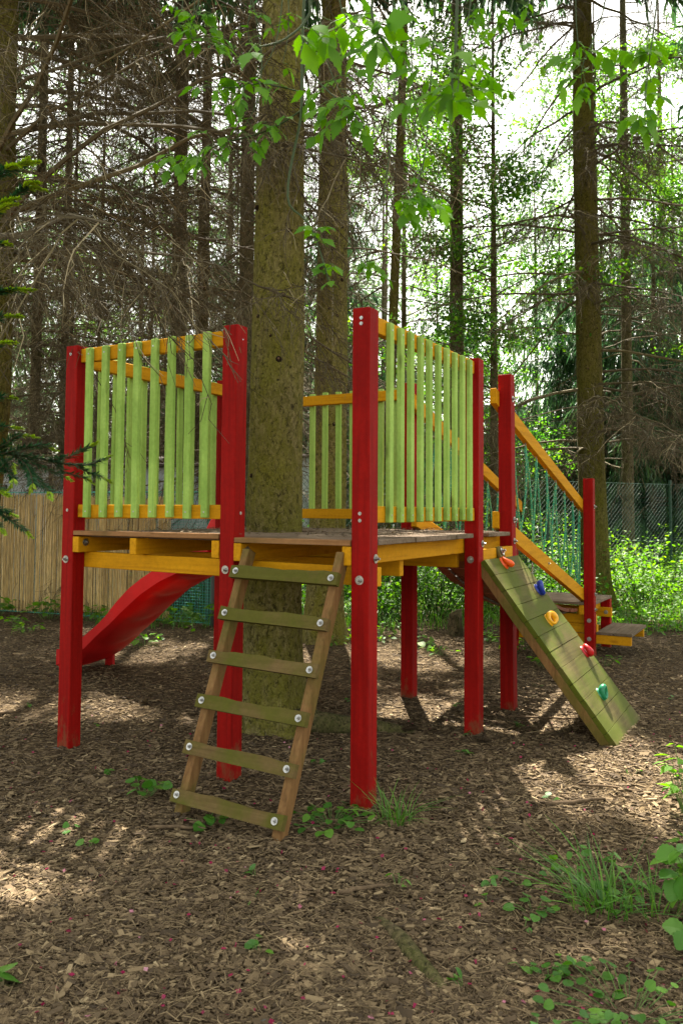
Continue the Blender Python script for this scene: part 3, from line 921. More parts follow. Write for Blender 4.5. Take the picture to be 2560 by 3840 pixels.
low = thing('low_platform', 'low wooden landing with short red posts and side step at the bridge foot', 'low platform', (-.3, 4.9, 0))
Y8 = 4.493
p8 = post(0, Y8, 1.657, parent=low); post(XB, Y8, 1.657, parent=low); post(0, 5.205, .478, parent=low); post(XB, 5.205, .478, parent=low)
for c, n in (((.09, Y8 + .055, 1.394), (1, 0, 0)), ((.09, Y8 + .055, .582), (1, 0, 0)), ((.09, Y8 + .05, .44), (1, 0, 0)), ((.046, Y8, .341), (0, -1, 0)), ((.046, Y8, .172), (0, -1, 0))):
    bolt(p8, c, n, .020)
mb = MB(); box(mb, XB + PW + .003, -.003, Y8 - .03, Y8 + PW - .002, .483, .507)
ysl = np.linspace(Y8 + PW + .002, 5.305, 6)
for a, b in zip(ysl[:-1], ysl[1:]):
    box(mb, XB, .092, a + .0015, b - .0015, .482, .508 + float(rng.uniform(-.001, .001)))
part('deck', mb, DECK['x'], low, bevel=.003)
for x in (-.047, XB + PW + .002):
    mb = MB(); box(mb, x, x + .045, Y8 + .0, 5.20, .39, .481); part('joist', mb, YEL['y'], low, bevel=.003)
for z0, z1, x0, x1 in ((.300, .385, XB, .09), (.213, .296, XB, .10), (.122, .205, XB - .02, .40)):
    mb = MB(); box(mb, x0, x1, Y8 + PW + .001, Y8 + PW + .046, z0, z1); part('cross_beam', mb, YEL['x'], low, bevel=.003)
mb = MB(); box(mb, XB + .1, .115, 5.158, 5.203, .305, .397); cb = part('cross_beam', mb, YEL['x'], low, bevel=.003); bolt(cb, (.062, 5.158, .351), (0, -1, 0), .020)
mb = MB(); box(mb, -.3, .40, 5.24, 5.285, .122, .204); part('cross_beam', mb, YEL['x'], low, bevel=.003)
mb = MB(); box(mb, .092, .243, Y8 + PW - .01, 5.33, .206, .232); box(mb, .248, .412, Y8 + PW - .012, 5.33, .206, .233)
part('step_tread', mb, DECK['y'], low, bevel=.003)
mb = MB(); box(mb, -.6, -.055, Y8 - .055, Y8 - .032, .405, .440); part('end_plank', mb, MOSSW['x'], low, bevel=.004)

# ------------------------------------------------------------------ trees
def trunk_mesh(pts, seed, S=28, dz=.12, rough=.05, flare=.35, stubs=0, stub_z=(1.3, 6), lobes=5, knot=.014):
    """pts: list of (x, y, z, r) along the stem, local to the tree's base. One tapered, uneven stem with branch stubs."""
    r = np.random.default_rng(seed); pts = np.array(pts, float)
    zs = np.arange(-.15, pts[-1, 2], dz); zs = np.append(zs, pts[-1, 2])
    cx = np.interp(zs, pts[:, 2], pts[:, 0]); cy = np.interp(zs, pts[:, 2], pts[:, 1]); rr = np.interp(zs, pts[:, 2], pts[:, 3])
    for _ in range(3):
        for a in (cx, cy, rr):
            a[1:-1] = (a[:-2] + 2 * a[1:-1] + a[2:]) / 4
    an = np.arange(S) / S * 2 * np.pi
    fl = flare * np.exp(-np.maximum(zs, 0) / .16)[:, None] * (.6 + .7 * np.maximum(0, np.cos(an * lobes / 1.0 + seed))[None, :] ** 1.5)
    V = np.zeros((len(zs), S, 3)); ph = r.uniform(0, 50)
    nz = np.array([[mnoise.noise(Vector((math.cos(a) * 2.2 + ph, math.sin(a) * 2.2, z * 1.6))) + .6 * mnoise.noise(Vector((math.cos(a) * 6 + ph, math.sin(a) * 6, z * 5.5))) for a in an] for z in zs])
    rad = rr[:, None] * (1 + fl + rough * nz)
    V[..., 0] = cx[:, None] + rad * np.cos(an); V[..., 1] = cy[:, None] + rad * np.sin(an); V[..., 2] = zs[:, None]
    i, j = np.meshgrid(np.arange(len(zs) - 1), np.arange(S), indexing='ij'); j2 = (j + 1) % S
    q = np.stack([i * S + j, i * S + j2, (i + 1) * S + j2, (i + 1) * S + j], -1).reshape(-1, 4)
    mb = MB(); mb.add(V.reshape(-1, 3), q)
    for _ in range(stubs):
        z = r.uniform(*stub_z); a = r.uniform(0, 2 * math.pi); k = np.searchsorted(zs, z) - 1
        c = np.array([cx[k] + rad[k, int(a / 2 / math.pi * S) % S] * .97 * math.cos(a), cy[k] + rad[k, int(a / 2 / math.pi * S) % S] * .97 * math.sin(a), z]); n = np.array([math.cos(a), math.sin(a), .15])
        L = r.uniform(.006, .028); w_ = r.uniform(.6, 1.2) * knot
        tubes(mb, np.stack([c - n * .01, c + n * .006, c + n * L * .8, c + n * L])[None], np.array([[w_ * 1.9, w_ * 1.1, w_ * .7, w_ * .25]]), 8, tint=.05)
        ring_disc(mb, c + n * L * .97, n, w_ * .45, .002, 8, .95)
    return mb, (zs, cx, cy, rr)


def branch_lines(r, n, z, rad, length, e0, sag, K=9, az=None, wob=.05):
    """n main branches: polylines (n,K,3) from the stem."""
    a = r.uniform(0, 2 * np.pi, n) if az is None else az
    t = np.linspace(0, 1, K)
    hd = np.stack([np.cos(a), np.sin(a)], 1)
    x = rad[:, None] * .7 + length[:, None] * t[None, :]
    P = np.zeros((n, K, 3)); side = np.stack([-hd[:, 1], hd[:, 0]], 1)
    sw = np.cumsum(r.normal(0, wob, (n, K)), 1) * length[:, None] * .25; sw[:, 0] = 0
    P[..., :2] = hd[:, None, :] * x[..., None] + side[:, None, :] * sw[..., None]
    vz = np.cumsum(r.normal(0, wob, (n, K)), 1) * length[:, None] * .15; vz[:, 0] = 0
    P[..., 2] = z[:, None] + length[:, None] * (np.tan(e0)[:, None] * t - sag[:, None] * t ** 2) + vz
    return P, a


def along(P, idx, t):
    K = P.shape[1]; f = t * (K - 1); i = np.minimum(f.astype(int), K - 2); u = (f - i)[:, None]
    p = P[idx, i] * (1 - u) + P[idx, i + 1] * u
    return p, unit(P[idx, i + 1] - P[idx, i])


def dead_crown(seed, z0, z1, n, lmin, lmax, rad=.12, sec=9, ter=6, thick=1.0, az_fn=None, e=(-.32, .22), sag=(.05, .35), pale=.12, filt=None, drop=.5, off=None):
    r = np.random.default_rng(seed); mb = MB()
    z = r.uniform(z0, z1, n); L = r.uniform(lmin, lmax, n) * (1.05 - .3 * (z - z0) / max(z1 - z0, .1)); e0 = r.uniform(*e, n); sg = r.uniform(*sag, n)
    az = az_fn(r, n) if az_fn else None
    P, a = branch_lines(r, n, z, np.full(n, rad), L, e0, sg, 9, az)
    if filt is not None:
        k = filt(P); P, L = P[k], L[k]; n = len(P)
    rm = (.006 + .0048 * L)[:, None] * np.linspace(1, .22, 9)[None] * thick
    tubes(mb, P, rm, 5, tint=r.uniform(.2, .75, n))
    ns = (sec * L).astype(int); idx = np.repeat(np.arange(n), ns); t = r.uniform(.10, 1, len(idx)) ** .8
    p, d = along(P, idx, t); sgn = r.choice([-1, 1], len(idx))[:, None]
    sd = unit(np.cross(d, np.array([0, 0, 1.])))
    D = unit(d * r.uniform(.15, .9, (len(idx), 1)) + sd * sgn * r.uniform(.5, 1, (len(idx), 1)) + np.array([0, 0, -1]) * r.uniform(0, drop * 1.4, (len(idx), 1)) + r.normal(0, .18, (len(idx), 3)))
    L2 = L[idx] * r.uniform(.12, .42, len(idx)) * (1.1 - .5 * t); K2 = 6; tt = np.linspace(0, 1, K2)
    P2 = p[:, None] + D[:, None] * (L2[:, None] * tt)[..., None]; P2[..., 2] -= (r.uniform(.05, .45, len(idx)) * L2)[:, None] * tt ** 2
    P2[:, 1:] += np.cumsum(r.normal(0, .035, (len(idx), K2 - 1, 3)), 1) * L2[:, None, None]
    if off is not None:
        k_ = shaded(P2[:, 3] + np.asarray(off), .12); P2, L2, idx = P2[k_], L2[k_], idx[k_]
    tubes(mb, P2, (.0022 + .0030 * L2)[:, None] * np.linspace(1, .35, K2)[None] * thick, 3, tint=np.where(r.random(len(idx)) < pale, r.uniform(.8, 1, len(idx)), r.uniform(0, .7, len(idx))))
    n3 = np.maximum(2, (ter * L2 * 5.5).astype(int)); i3 = np.repeat(np.arange(len(idx)), n3); t3 = r.uniform(.15, 1, len(i3))
    p, d = along(P2, i3, t3)
    D = unit(d * .8 + r.normal(0, .75, (len(i3), 3)) + np.array([0, 0, -.35])); L3 = r.uniform(.05, .24, len(i3)) * np.minimum(1, L2[i3] * 1.6 + .3)
    tt = np.array([0, .5, 1.0]); P3 = p[:, None] + D[:, None] * (L3[:, None] * tt)[..., None]; P3[:, 1] += r.normal(0, .1, (len(i3), 3)) * L3[:, None]; P3[:, 2, 2] -= .15 * L3
    if off is not None:
        k_ = shaded(P3[:, 1] + np.asarray(off), .05); P3, i3 = P3[k_], i3[k_]
    tubes(mb, P3, np.array([[.0021, .0017, .0010]]) * thick * np.ones((len(i3), 1)), 3, tint=np.where(r.random(len(i3)) < pale, r.uniform(.8, 1, len(i3)), r.uniform(0, .7, len(i3))))
    return mb


def live_crown(seed, z0, z1, n, lbase, ltop, rad=.1, sec=11, ter=5, wid=.02, droop=.55, e=(-.15, .25), tint=(0, .8), off=(0, 0, 0), cull=False, tip=.25):
    """Needle-clad drooping sprays carried on woody branches. Returns (wood, needles)."""
    r = np.random.default_rng(seed); wd, nb_ = MB(), MB()
    z = z0 + (z1 - z0) * r.random(n) ** 1.15; fr = (z - z0) / (z1 - z0); L = (lbase + (ltop - lbase) * fr) * r.uniform(.7, 1.1, n); sg = r.uniform(.1, .4, n)
    P, a = branch_lines(r, n, z, np.full(n, rad), L, r.uniform(*e, n), sg, 8)
    P[..., 2] += (L * .22)[:, None] * np.linspace(0, 1, 8)[None] ** 4
    tubes(wd, P, (.006 + .005 * L)[:, None] * np.linspace(1, .25, 8)[None], 4, tint=r.uniform(.1, .6, n))
    ns = np.maximum(4, (sec * L).astype(int)); idx = np.repeat(np.arange(n), ns); t = r.uniform(.12, 1, len(idx)) ** .75
    p, d = along(P, idx, t); sgn = r.choice([-1, 1], len(idx))[:, None]; sd = unit(np.cross(d, np.array([0, 0, 1.])))
    D = unit(d * r.uniform(.3, .9, (len(idx), 1)) + sd * sgn * r.uniform(.3, 1, (len(idx), 1)) + np.array([0, 0, -1]) * r.uniform(.1, droop * 1.6, (len(idx), 1)))
    L2 = np.clip(L[idx] * r.uniform(.16, .38, len(idx)), .15, .95) * (1.1 - .4 * t); K2 = 5; tt = np.linspace(0, 1, K2)
    P2 = p[:, None] + D[:, None] * (L2[:, None] * tt)[..., None]; P2[..., 2] -= (droop * L2)[:, None] * tt ** 2 * .8
    if cull:
        k = shaded(P2[:, 2] + np.asarray(off)); P2, L2, idx = P2[k], L2[k], idx[k]
    tn = r.uniform(*tint, len(idx))
    prof = np.array([.5, 1, 1, .8, .15])
    ribbons(nb_, P2, wid * prof[None] * r.uniform(.7, 1.2, (len(idx), 1)), rdir(len(idx)), tint=tn)
    i3 = np.repeat(np.arange(len(idx)), np.maximum(1, (ter * L2 * 2.2).astype(int))); t3 = r.uniform(.1, 1, len(i3)); p, d = along(P2, i3, t3)
    D = unit(d + r.normal(0, .6, (len(i3), 3)) + np.array([0, 0, -droop])); L3 = r.uniform(.07, .22, len(i3)); tt = np.array([0, .5, 1.])
    P3 = p[:, None] + D[:, None] * (L3[:, None] * tt)[..., None]; P3[:, 2, 2] -= .2 * droop * L3
    if cull:
        k = shaded(P3[:, 1] + np.asarray(off), .04); P3, i3 = P3[k], i3[k]
    t4 = np.where(r.random(len(i3)) < tip, r.uniform(.8, 1, len(i3)), tn[i3] * r.uniform(.7, 1.1, len(i3)))
    ribbons(nb_, P3, wid * np.array([[.8, .9, .15]]) * np.ones((len(i3), 1)), rdir(len(i3)), tint=t4)
    return wd, nb_


def leafy_crown(seed, clumps, per, L=(.04, .075), spread=.28, tint=(.1, 1), off=(0, 0, 0), cull=False, flat=.45):
    """Leaf clouds along twigs: clumps (n,3) centres; per leaves each."""
    r = np.random.default_rng(seed); mb = MB(); cl = np.asarray(clumps, float); n = len(cl) * per
    c = np.repeat(cl, per, 0); cb = np.repeat(r.uniform(-.25, .25, len(cl)), per)
    p = c + r.normal(0, 1, (n, 3)) * np.array([spread, spread, spread * flat])
    if cull:
        k = shaded(p + np.asarray(off), .05); p, cb = p[k], cb[k]; n = len(p)
    d = unit(r.normal(0, 1, (n, 3)) * np.array([1, 1, .55]) + np.array([0, 0, -.35])); s = unit(r.normal(0, 1, (n, 3)) * np.array([1, 1, .5])); l = r.uniform(*L, n)
    rhombs(mb, p, d, s, l, l * r.uniform(.5, .75, n), np.clip(r.uniform(*tint, n) + cb, 0, 1))
    return mb


def part_l(name, mb, mat, parent, smooth=False):
    """Part whose vertices are already local to its thing."""
    if not mb.v:
        return None
    return link(name, mb.mesh(name, mat, smooth), parent)


def copy_part(name, me, parent, rotz=0.0, sc=1.0):
    o = link(name, me, parent); o.rotation_euler = (0, 0, rotz); o.scale = (sc, sc, sc)
    return o


# canopy crowns high above (they shade the play area); stems below
def big_tree(label, x, y, pts, bark, seed, live=(7, 17, 90, 2.6, .5), dead=None, stubs=20, S=28, dz=.12, group=None, flare=.35, name='spruce_tree', dead_mesh=None, rough=.05, rot=0.0, cull=True, lwid=.024):
    t = thing(name, label, 'tree', (x, y, gz(x, y)), group)
    mb, info = trunk_mesh(pts, seed, S=S, dz=dz, stubs=stubs, flare=flare, rough=rough)
    tr = part_l('trunk', mb, bark, t, True)
    if live:
        z0, z1, n, lb, lt = live
        wd, nb_ = live_crown(seed + 100, z0, z1, n, lb, lt, wid=lwid, sec=17, ter=7, off=(x, y, 0), cull=cull)
        cr = part_l('crown', nb_, M_NEEDLE, t); part_l('limbs', wd, M_TWIG, cr)
    if dead is not None:
        part_l('dead_branches', dead, M_TWIG, t)
    if dead_mesh is not None:
        copy_part('dead_branches', dead_mesh, t, rot)
    return t


X1, Y1 = TC
big_tree('thick mossy spruce trunk growing up through the deck of the play platform', X1, Y1,
         [(-.015, -.01, -.2, .205), (-.01, -.005, .3, .19), (0, 0, 1.2, .176), (.01, .005, 2.4, .166), (.015, .01, 3.6, .150), (.02, .01, 4.6, .132), (.03, .0, 9, .10), (.03, .0, 17, .02)], B_MAIN, 3,
         live=(7.2, 17, 80, 2.4, .5), dead=dead_crown(41, 4.6, 7.5, 16, .8, 2.0, .12, off=(X1, Y1, 0)), stubs=46, S=64, dz=.035, flare=.62, rough=.05)
x, y = at(-.17, 8.45)
big_tree('mossy spruce trunk with many branch stubs standing just behind the platform tree', x, y,
         [(0, 0, -.2, .22), (0, 0, .4, .195), (.03, .02, 1.3, .18), (.05, .03, 3, .165), (.05, .03, 6, .14), (.05, .03, 16, .02)], B_MAIN, 8,
         live=(7.4, 16.5, 80, 2.5, .5), dead=dead_crown(42, 3.9, 7.8, 34, .9, 2.4, .14, e=(-.35, .1), off=(x, y, 0)), stubs=60, S=40, dz=.08)
x, y = at(3.49, 11.5)
big_tree('tall green-barked spruce at the right rising behind the rope bridge', x, y,
         [(.10, 0, -.2, .25), (.06, 0, .4, .21), (.02, 0, 2, .185), (0, 0, 4, .17), (-.05, 0, 7, .15), (-.05, 0, 17, .02)], B_GREEN, 12,
         live=(9.0, 18, 80, 2.6, .5), dead=dead_crown(43, 2.2, 9.6, 84, 1.2, 3.1, .15, thick=1.15, e=(-.25, .25), sag=(.15, .4), sec=11, off=(x, y, 0)), stubs=50, S=36, dz=.1)
x, y = at(-2.64, 6.0)
big_tree('dark mossy spruce trunk cut off by the left edge with long bare branches', x, y,
         [(-.32, 0, -.2, .24), (-.26, 0, .4, .20), (-.10, 0, 1.3, .185), (.02, 0, 2.2, .175), (.02, 0, 3.4, .165), (.03, 0, 6, .14), (.05, 0, 15, .02)], B_GREEN, 17,
         live=(6.8, 15, 60, 2.2, .5), stubs=40, S=36, dz=.08,
         dead=dead_crown(44, 2.75, 6.8, 46, 1.6, 3.9, .14, az_fn=lambda r, n: r.normal(.85, .6, n), e=(-.12, .42), sag=(.10, .42), sec=14, ter=8, off=(x, y, 0)))

DEADA = dead_crown(51, 1.5, 9.5, 78, 1.2, 2.9, .09, sec=11, ter=6).mesh('dead_branches', M_TWIG)
DEADB = dead_crown(52, 1.2, 8.5, 70, .9, 2.3, .07, e=(-.5, .1), sag=(.1, .5), sec=11, ter=6).mesh('dead_branches', M_TWIG)
DEADC = dead_crown(53, 2.0, 11, 60, 1.2, 2.6, .1, e=(-.05, .35), sag=(-.05, .25), sec=8, ter=5).mesh('dead_branches', M_TWIG)
def mkA(x, y, sd): return dead_crown(sd, 1.5, 9.5, 78, 1.2, 2.9, .09, sec=11, ter=6, off=(x, y, 0))
def mkB(x, y, sd): return dead_crown(sd, 1.2, 8.5, 70, .9, 2.3, .07, e=(-.5, .1), sag=(.1, .5), sec=11, ter=6, off=(x, y, 0))
def mkC(x, y, sd): return dead_crown(sd, 2.0, 11, 46, 1.2, 2.6, .1, e=(-.05, .35), sag=(-.05, .25), sec=8, ter=4, off=(x, y, 0))


mid = [  # right, ahead, radius, label, dead mesh, rot, lean, live crown
    (.60, 11.5, .070, 'slim mossy young trunk leaning slightly right behind the platform', mkB, .4, .16, (9.2, 15, 40, 1.8, .4)),
    (1.83, 13.0, .118, 'straight grey-brown trunk with thin bare branches above the right railing', mkC, 2.0, .0, (10.2, 18, 70, 2.4, .5)),
    (-2.33, 11.5, .108, 'brown spruce trunk with dead twigs above the left railing', mkA, 1.1, .0, (8.8, 17, 70, 2.4, .5)),
    (-2.20, 12.6, .088, 'thinner brown trunk close beside another one above the left railing', mkB, 2.9, .03, (9.4, 16, 60, 2.2, .5)),
    (-4.73, 12.5, .080, 'thin dark trunk carrying a nest box near the left edge', mkA, 4.0, .02, (9.2, 16, 60, 2.2, .5)),
    (-4.86, 14.2, .072, 'thin dark trunk standing behind the grey shed roof on the left', mkB, 5.2, .0, (10.2, 17, 60, 2.2, .5)),
    (-1.32, 10.9, .105, 'brown trunk half hidden by the left side of the big platform tree', mkA, .2, .02, (8, 16, 60, 2.2, .5)),
    (5.25, 15.0, .100, 'dark reddish trunk in the deep spruce shade at the right', mkC, 1.3, .0, None),
]
for i, (r_, f_, rad, lab, dm, rot, lean, lv) in enumerate(mid):
    x, y = at(r_, f_)
    pts = [(0, 0, -.2, rad * 1.25), (0, 0, .5, rad * 1.1), (lean * RH[0] * .5, lean * RH[1] * .5, 3, rad), (lean * RH[0] * 1.6, lean * RH[1] * 1.6, 8, rad * .8), (lean * 2, lean, 16, .015)]
    big_tree(lab, x, y, pts, B_GREEN if i == 0 else B_DARK, 60 + i * 7, live=lv, stubs=20, S=18, dz=.2, dead=dm(x, y, 700 + i))
# canopy trees standing just outside the picture
for i, (r_, f_, lv) in enumerate([(-6.5, 8.0, (6, 16, 80, 2.8, .5)), (6.8, 8.2, (6.5, 16, 80, 2.8, .5)), (7.4, 11.8, (7, 16, 70, 2.6, .5)), (-7.6, 11.0, (6, 16, 70, 2.6, .5))]):
    x, y = at(r_, f_)
    big_tree(['spruce trunk beyond the left end of the reed fence', 'spruce trunk just beyond the right edge of the play area', 'spruce trunk beside the chain-link fence at the far right', 'spruce trunk behind the grey shed at the far left'][i], x, y,
             [(0, 0, -.2, .2), (0, 0, 1, .15), (0, 0, 8, .11), (0, 0, 16, .02)], B_DARK, 200 + i * 9, live=lv, stubs=5, S=16, dz=.3)

# ------------------------------------------------------------------ forest behind
def tag_l(o, label, cat, group=None, kind=None):
    return tag(o, label, cat, group, kind)


GREEN_SETS = []
for sd, z0, z1, n, lb, lt, dr, wid in ((71, .4, 6.4, 130, 2.5, .5, .75, .011), (72, .3, 7.0, 120, 2.0, .4, .9, .011)):
    wd, nb_ = live_crown(sd, z0, z1, n, lb, lt, droop=dr, wid=wid, sec=22, ter=14, tint=(.05, .7), tip=.2)
    GREEN_SETS.append((nb_.mesh('crown', M_NEEDLE), wd.mesh('limbs', M_TWIG)))
HAZE_PALE_SETS = []
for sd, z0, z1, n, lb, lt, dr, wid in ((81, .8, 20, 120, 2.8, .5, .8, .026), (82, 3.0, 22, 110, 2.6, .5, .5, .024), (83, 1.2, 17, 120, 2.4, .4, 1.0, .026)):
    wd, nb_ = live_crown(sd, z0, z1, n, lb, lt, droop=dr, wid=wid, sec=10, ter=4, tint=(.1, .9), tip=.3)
    HAZE_PALE_SETS.append((nb_.mesh('crown', M_HAZE_PALE), wd.mesh('limbs', M_TWIG)))
STEMS = []
for sd, rad, hgt_ in ((91, .11, 17), (92, .15, 20), (93, .08, 14), (94, .030, 12), (95, .075, 7.2)):
    mb, _ = trunk_mesh([(0, 0, -.2, rad * 1.2), (0, 0, 1, rad), (0.05, 0, hgt_ * .6, rad * .7), (.1, 0, hgt_, .01)], sd, S=12, dz=.4, stubs=0)
    STEMS.append(mb.mesh('trunk', B_DARK, True))


def forest_tree(label, r_, f_, sets, stem, rot, sc=1.0, group=None, dead=None, name='spruce_tree'):
    x, y = at(r_, f_)
    t = thing(name, label, 'tree', (x, y, gz(x, y)), group)
    copy_part('trunk', stem, t, rot, sc)
    if sets:
        cr = copy_part('crown', sets[0], t, rot, sc); copy_part('limbs', sets[1], cr, 0, 1)
    if dead is not None:
        copy_part('dead_branches', dead, t, rot, sc)
    return t


rr = np.random.default_rng(17)
for i, (r_, f_, k, lab) in enumerate([(6.6, 17.4, 0, 'dark green spruce with drooping sprays at the right edge behind the chain-link fence'), (5.2, 19.6, 0, 'dark green spruce seen just right of the tall green-barked trunk'),
                                      (8.3, 18.2, 1, 'dark spruce partly outside the right edge behind the fence'), (-.2, 16.5, 1, 'dark green spruce deep behind the left railing'), (-3.2, 18.0, 1, 'dark spruce far behind the left railing slats'),
                                      (7.5, 18.0, 1, 'dark spruce filling the shade beside the right edge spruce'), (5.8, 18.2, 1, 'dark spruce seen through the branches right of the green-barked trunk'), (6.9, 19.6, 0, 'dark spruce at the back of the shaded group at right'),
                                      (2.9, 17.5, 0, 'grey-green spruce with low drooping sprays behind the rope bridge')]):
    forest_tree(lab, r_, f_, GREEN_SETS[k], STEMS[4], i * 1.3, 1.15 if i != 8 else .85)
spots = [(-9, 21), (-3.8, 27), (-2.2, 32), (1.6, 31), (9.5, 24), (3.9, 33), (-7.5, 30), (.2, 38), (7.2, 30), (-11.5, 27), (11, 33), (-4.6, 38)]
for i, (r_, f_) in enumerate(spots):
    forest_tree('pale grey-green conifer deep in the woods behind the play area', r_, f_, HAZE_PALE_SETS[i % 3], STEMS[i % 3], i * 2.1, float(rr.uniform(.85, 1.15)), 'pale conifers deep in the woods', DEADC if i % 2 else None, 'conifer_tree')
for i, (r_, f_) in enumerate([(-7.0, 15.6), (-3.45, 14.6), (-5.8, 17.2), (-2.75, 13.2), (-4.1, 12.2), (-5.9, 13.2), (-1.9, 14.6), (-3.3, 10.9)]):
    forest_tree('thin bare-branched spruce trunk in the dim stand behind the play area', r_, f_, None, STEMS[3], i * 1.9, float(rr.uniform(.8, 1.05)), 'bare-branched trunks in the dim stand', (DEADA, DEADB, DEADA, DEADC)[i % 4])


def broad_tree(label, r_, f_, h, rad, seed, zlo, n, spread, Lf=(.045, .08), lean=(0, 0), tint=(.1, 1), per=70):
    x, y = at(r_, f_); r = np.random.default_rng(seed)
    t = thing('broadleaf_tree', label, 'tree', (x, y, gz(x, y)))
    mb, _ = trunk_mesh([(0, 0, -.2, rad * 1.2), (0, 0, 1, rad), (lean[0] * .5, lean[1] * .5, h * .5, rad * .7), (lean[0], lean[1], h, .012)], seed, S=12, dz=.3, stubs=0)
    part_l('trunk', mb, B_DARK, t, True)
    nb = 26; z = r.uniform(zlo, h * .92, nb); L = r.uniform(.5, 1, nb) * spread * (1.1 - .5 * z / h)
    P, a = branch_lines(r, nb, z, np.full(nb, rad * .5), L, r.uniform(.0, .5, nb), r.uniform(.0, .4, nb), 8, wob=.09)
    lx = np.interp(z, [0, h], [0, 1])[:, None]; P[..., 0] += lx * lean[0]; P[..., 1] += lx * lean[1]
    wd = MB(); tubes(wd, P, (.005 + .006 * L)[:, None] * np.linspace(1, .2, 8)[None], 4, tint=r.uniform(0, .5, nb))
    idx = r.integers(0, nb, n); p, d = along(P, idx, r.uniform(.25, 1, n)); off = r.normal(0, .22, (n, 3)) * np.array([1, 1, .6]); cl = p + off
    tw = np.stack([p, p + off * .6 + np.array([0, 0, .03]), cl], 1); tubes(wd, tw, np.full((n, 3), .0028), 3, tint=r.uniform(0, .5, n))
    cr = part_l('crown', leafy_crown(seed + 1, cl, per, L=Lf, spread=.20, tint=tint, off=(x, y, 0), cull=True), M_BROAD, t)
    part_l('limbs', wd, M_TWIG, cr)
    return t


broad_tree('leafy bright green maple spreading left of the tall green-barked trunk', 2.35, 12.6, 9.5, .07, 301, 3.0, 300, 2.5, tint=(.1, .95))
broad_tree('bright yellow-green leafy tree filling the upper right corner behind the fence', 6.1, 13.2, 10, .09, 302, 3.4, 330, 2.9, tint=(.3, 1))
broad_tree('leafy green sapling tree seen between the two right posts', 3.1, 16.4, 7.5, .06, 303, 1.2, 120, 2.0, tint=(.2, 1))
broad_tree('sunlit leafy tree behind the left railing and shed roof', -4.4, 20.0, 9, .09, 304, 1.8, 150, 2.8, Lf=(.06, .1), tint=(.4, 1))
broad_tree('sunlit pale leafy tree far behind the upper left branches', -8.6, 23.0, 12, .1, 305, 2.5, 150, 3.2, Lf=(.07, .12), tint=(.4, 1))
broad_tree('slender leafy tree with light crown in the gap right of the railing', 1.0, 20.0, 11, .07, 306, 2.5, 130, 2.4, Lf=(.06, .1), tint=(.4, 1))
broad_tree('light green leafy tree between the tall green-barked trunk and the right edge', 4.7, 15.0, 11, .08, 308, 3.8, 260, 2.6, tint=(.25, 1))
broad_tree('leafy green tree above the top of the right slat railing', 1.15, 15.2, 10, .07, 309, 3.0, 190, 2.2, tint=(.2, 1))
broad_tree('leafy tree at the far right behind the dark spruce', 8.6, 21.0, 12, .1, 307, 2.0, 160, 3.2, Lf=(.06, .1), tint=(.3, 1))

# far wood: one mass of distant foliage
mb = MB(); r = np.random.default_rng(401)
n = 4600; f_ = r.uniform(38, 62, n); rr_ = r.uniform(-.62, .62, n) * f_; z_ = r.uniform(0, 1, n) ** 1.25 * 25
cc = CAM[:2] + rr_[:, None] * RH + f_[:, None] * FH; cl = np.concatenate([cc, z_[:, None]], 1)
keep = np.array([mnoise.noise(Vector((c[0] * .14, c[1] * .14, c[2] * .20))) for c in cl]) > -.12 - .22 * (z_ < 3)
m2 = leafy_crown(402, cl[keep], 30, L=(.16, .34), spread=.75, tint=(.2, 1), flat=.8)
o = link('distant_woods', m2.mesh('distant_woods', M_HAZE_PALE)); tag(o, 'pale green mass of distant woods filling the gaps between the trees', 'woods', kind='stuff')

# ------------------------------------------------------------------ undergrowth
def bush(label, r_, f_, w_, h, n, seed, Lf=(.04, .075), tint=(.1, .9), group=None, mat=M_UNDER, name='bush', xy=None):
    x, y = xy if xy else at(r_, f_); r = np.random.default_rng(seed)
    t = thing(name, label, 'bush', (x, y, gz(x, y)), group)
    ns = int(10 + w_ * 16); a = r.uniform(0, 6.28, ns); e = r.uniform(.1, 1, ns) ** .5 * w_
    tip = np.stack([np.cos(a) * e, np.sin(a) * e, h * r.uniform(.45, 1, ns) * (1 - .35 * (e / w_) ** 2)], 1)
    base = np.stack([np.cos(a) * e * .25, np.sin(a) * e * .25, np.zeros(ns) - .02], 1)
    tt = np.linspace(0, 1, 6)[None, :, None]
    P = base[:, None] * (1 - tt) + tip[:, None] * tt; P[..., :2] *= .6 + .4 * tt; P[:, 1:-1] += r.normal(0, .03, (ns, 4, 3))
    wd = MB(); tubes(wd, P, (.004 + .004 * h) * np.linspace(1, .3, 6)[None] * np.ones((ns, 1)), 3, tint=r.uniform(0, .8, ns))
    idx = r.integers(0, ns, n); p, d = along(P, idx, r.uniform(.2, 1, n) ** .7)
    p = p + r.normal(0, .09, (n, 3)) * np.array([1, 1, .7]); p[:, 2] = np.abs(p[:, 2])
    D = unit(r.normal(0, 1, (n, 3)) * np.array([1, 1, .4]) + np.array([0, 0, -.15])); U = unit(np.array([0, 0, 1.]) + r.normal(0, .35, (n, 3))); l = r.uniform(*Lf, n)
    mb = MB(); leaves(mb, p, D, U, l, l * r.uniform(.5, .7, n), np.clip(r.uniform(*tint, n), 0, 1))
    part_l('foliage', mb, mat, t); part_l('stem', wd, M_STEM, t)
    return t


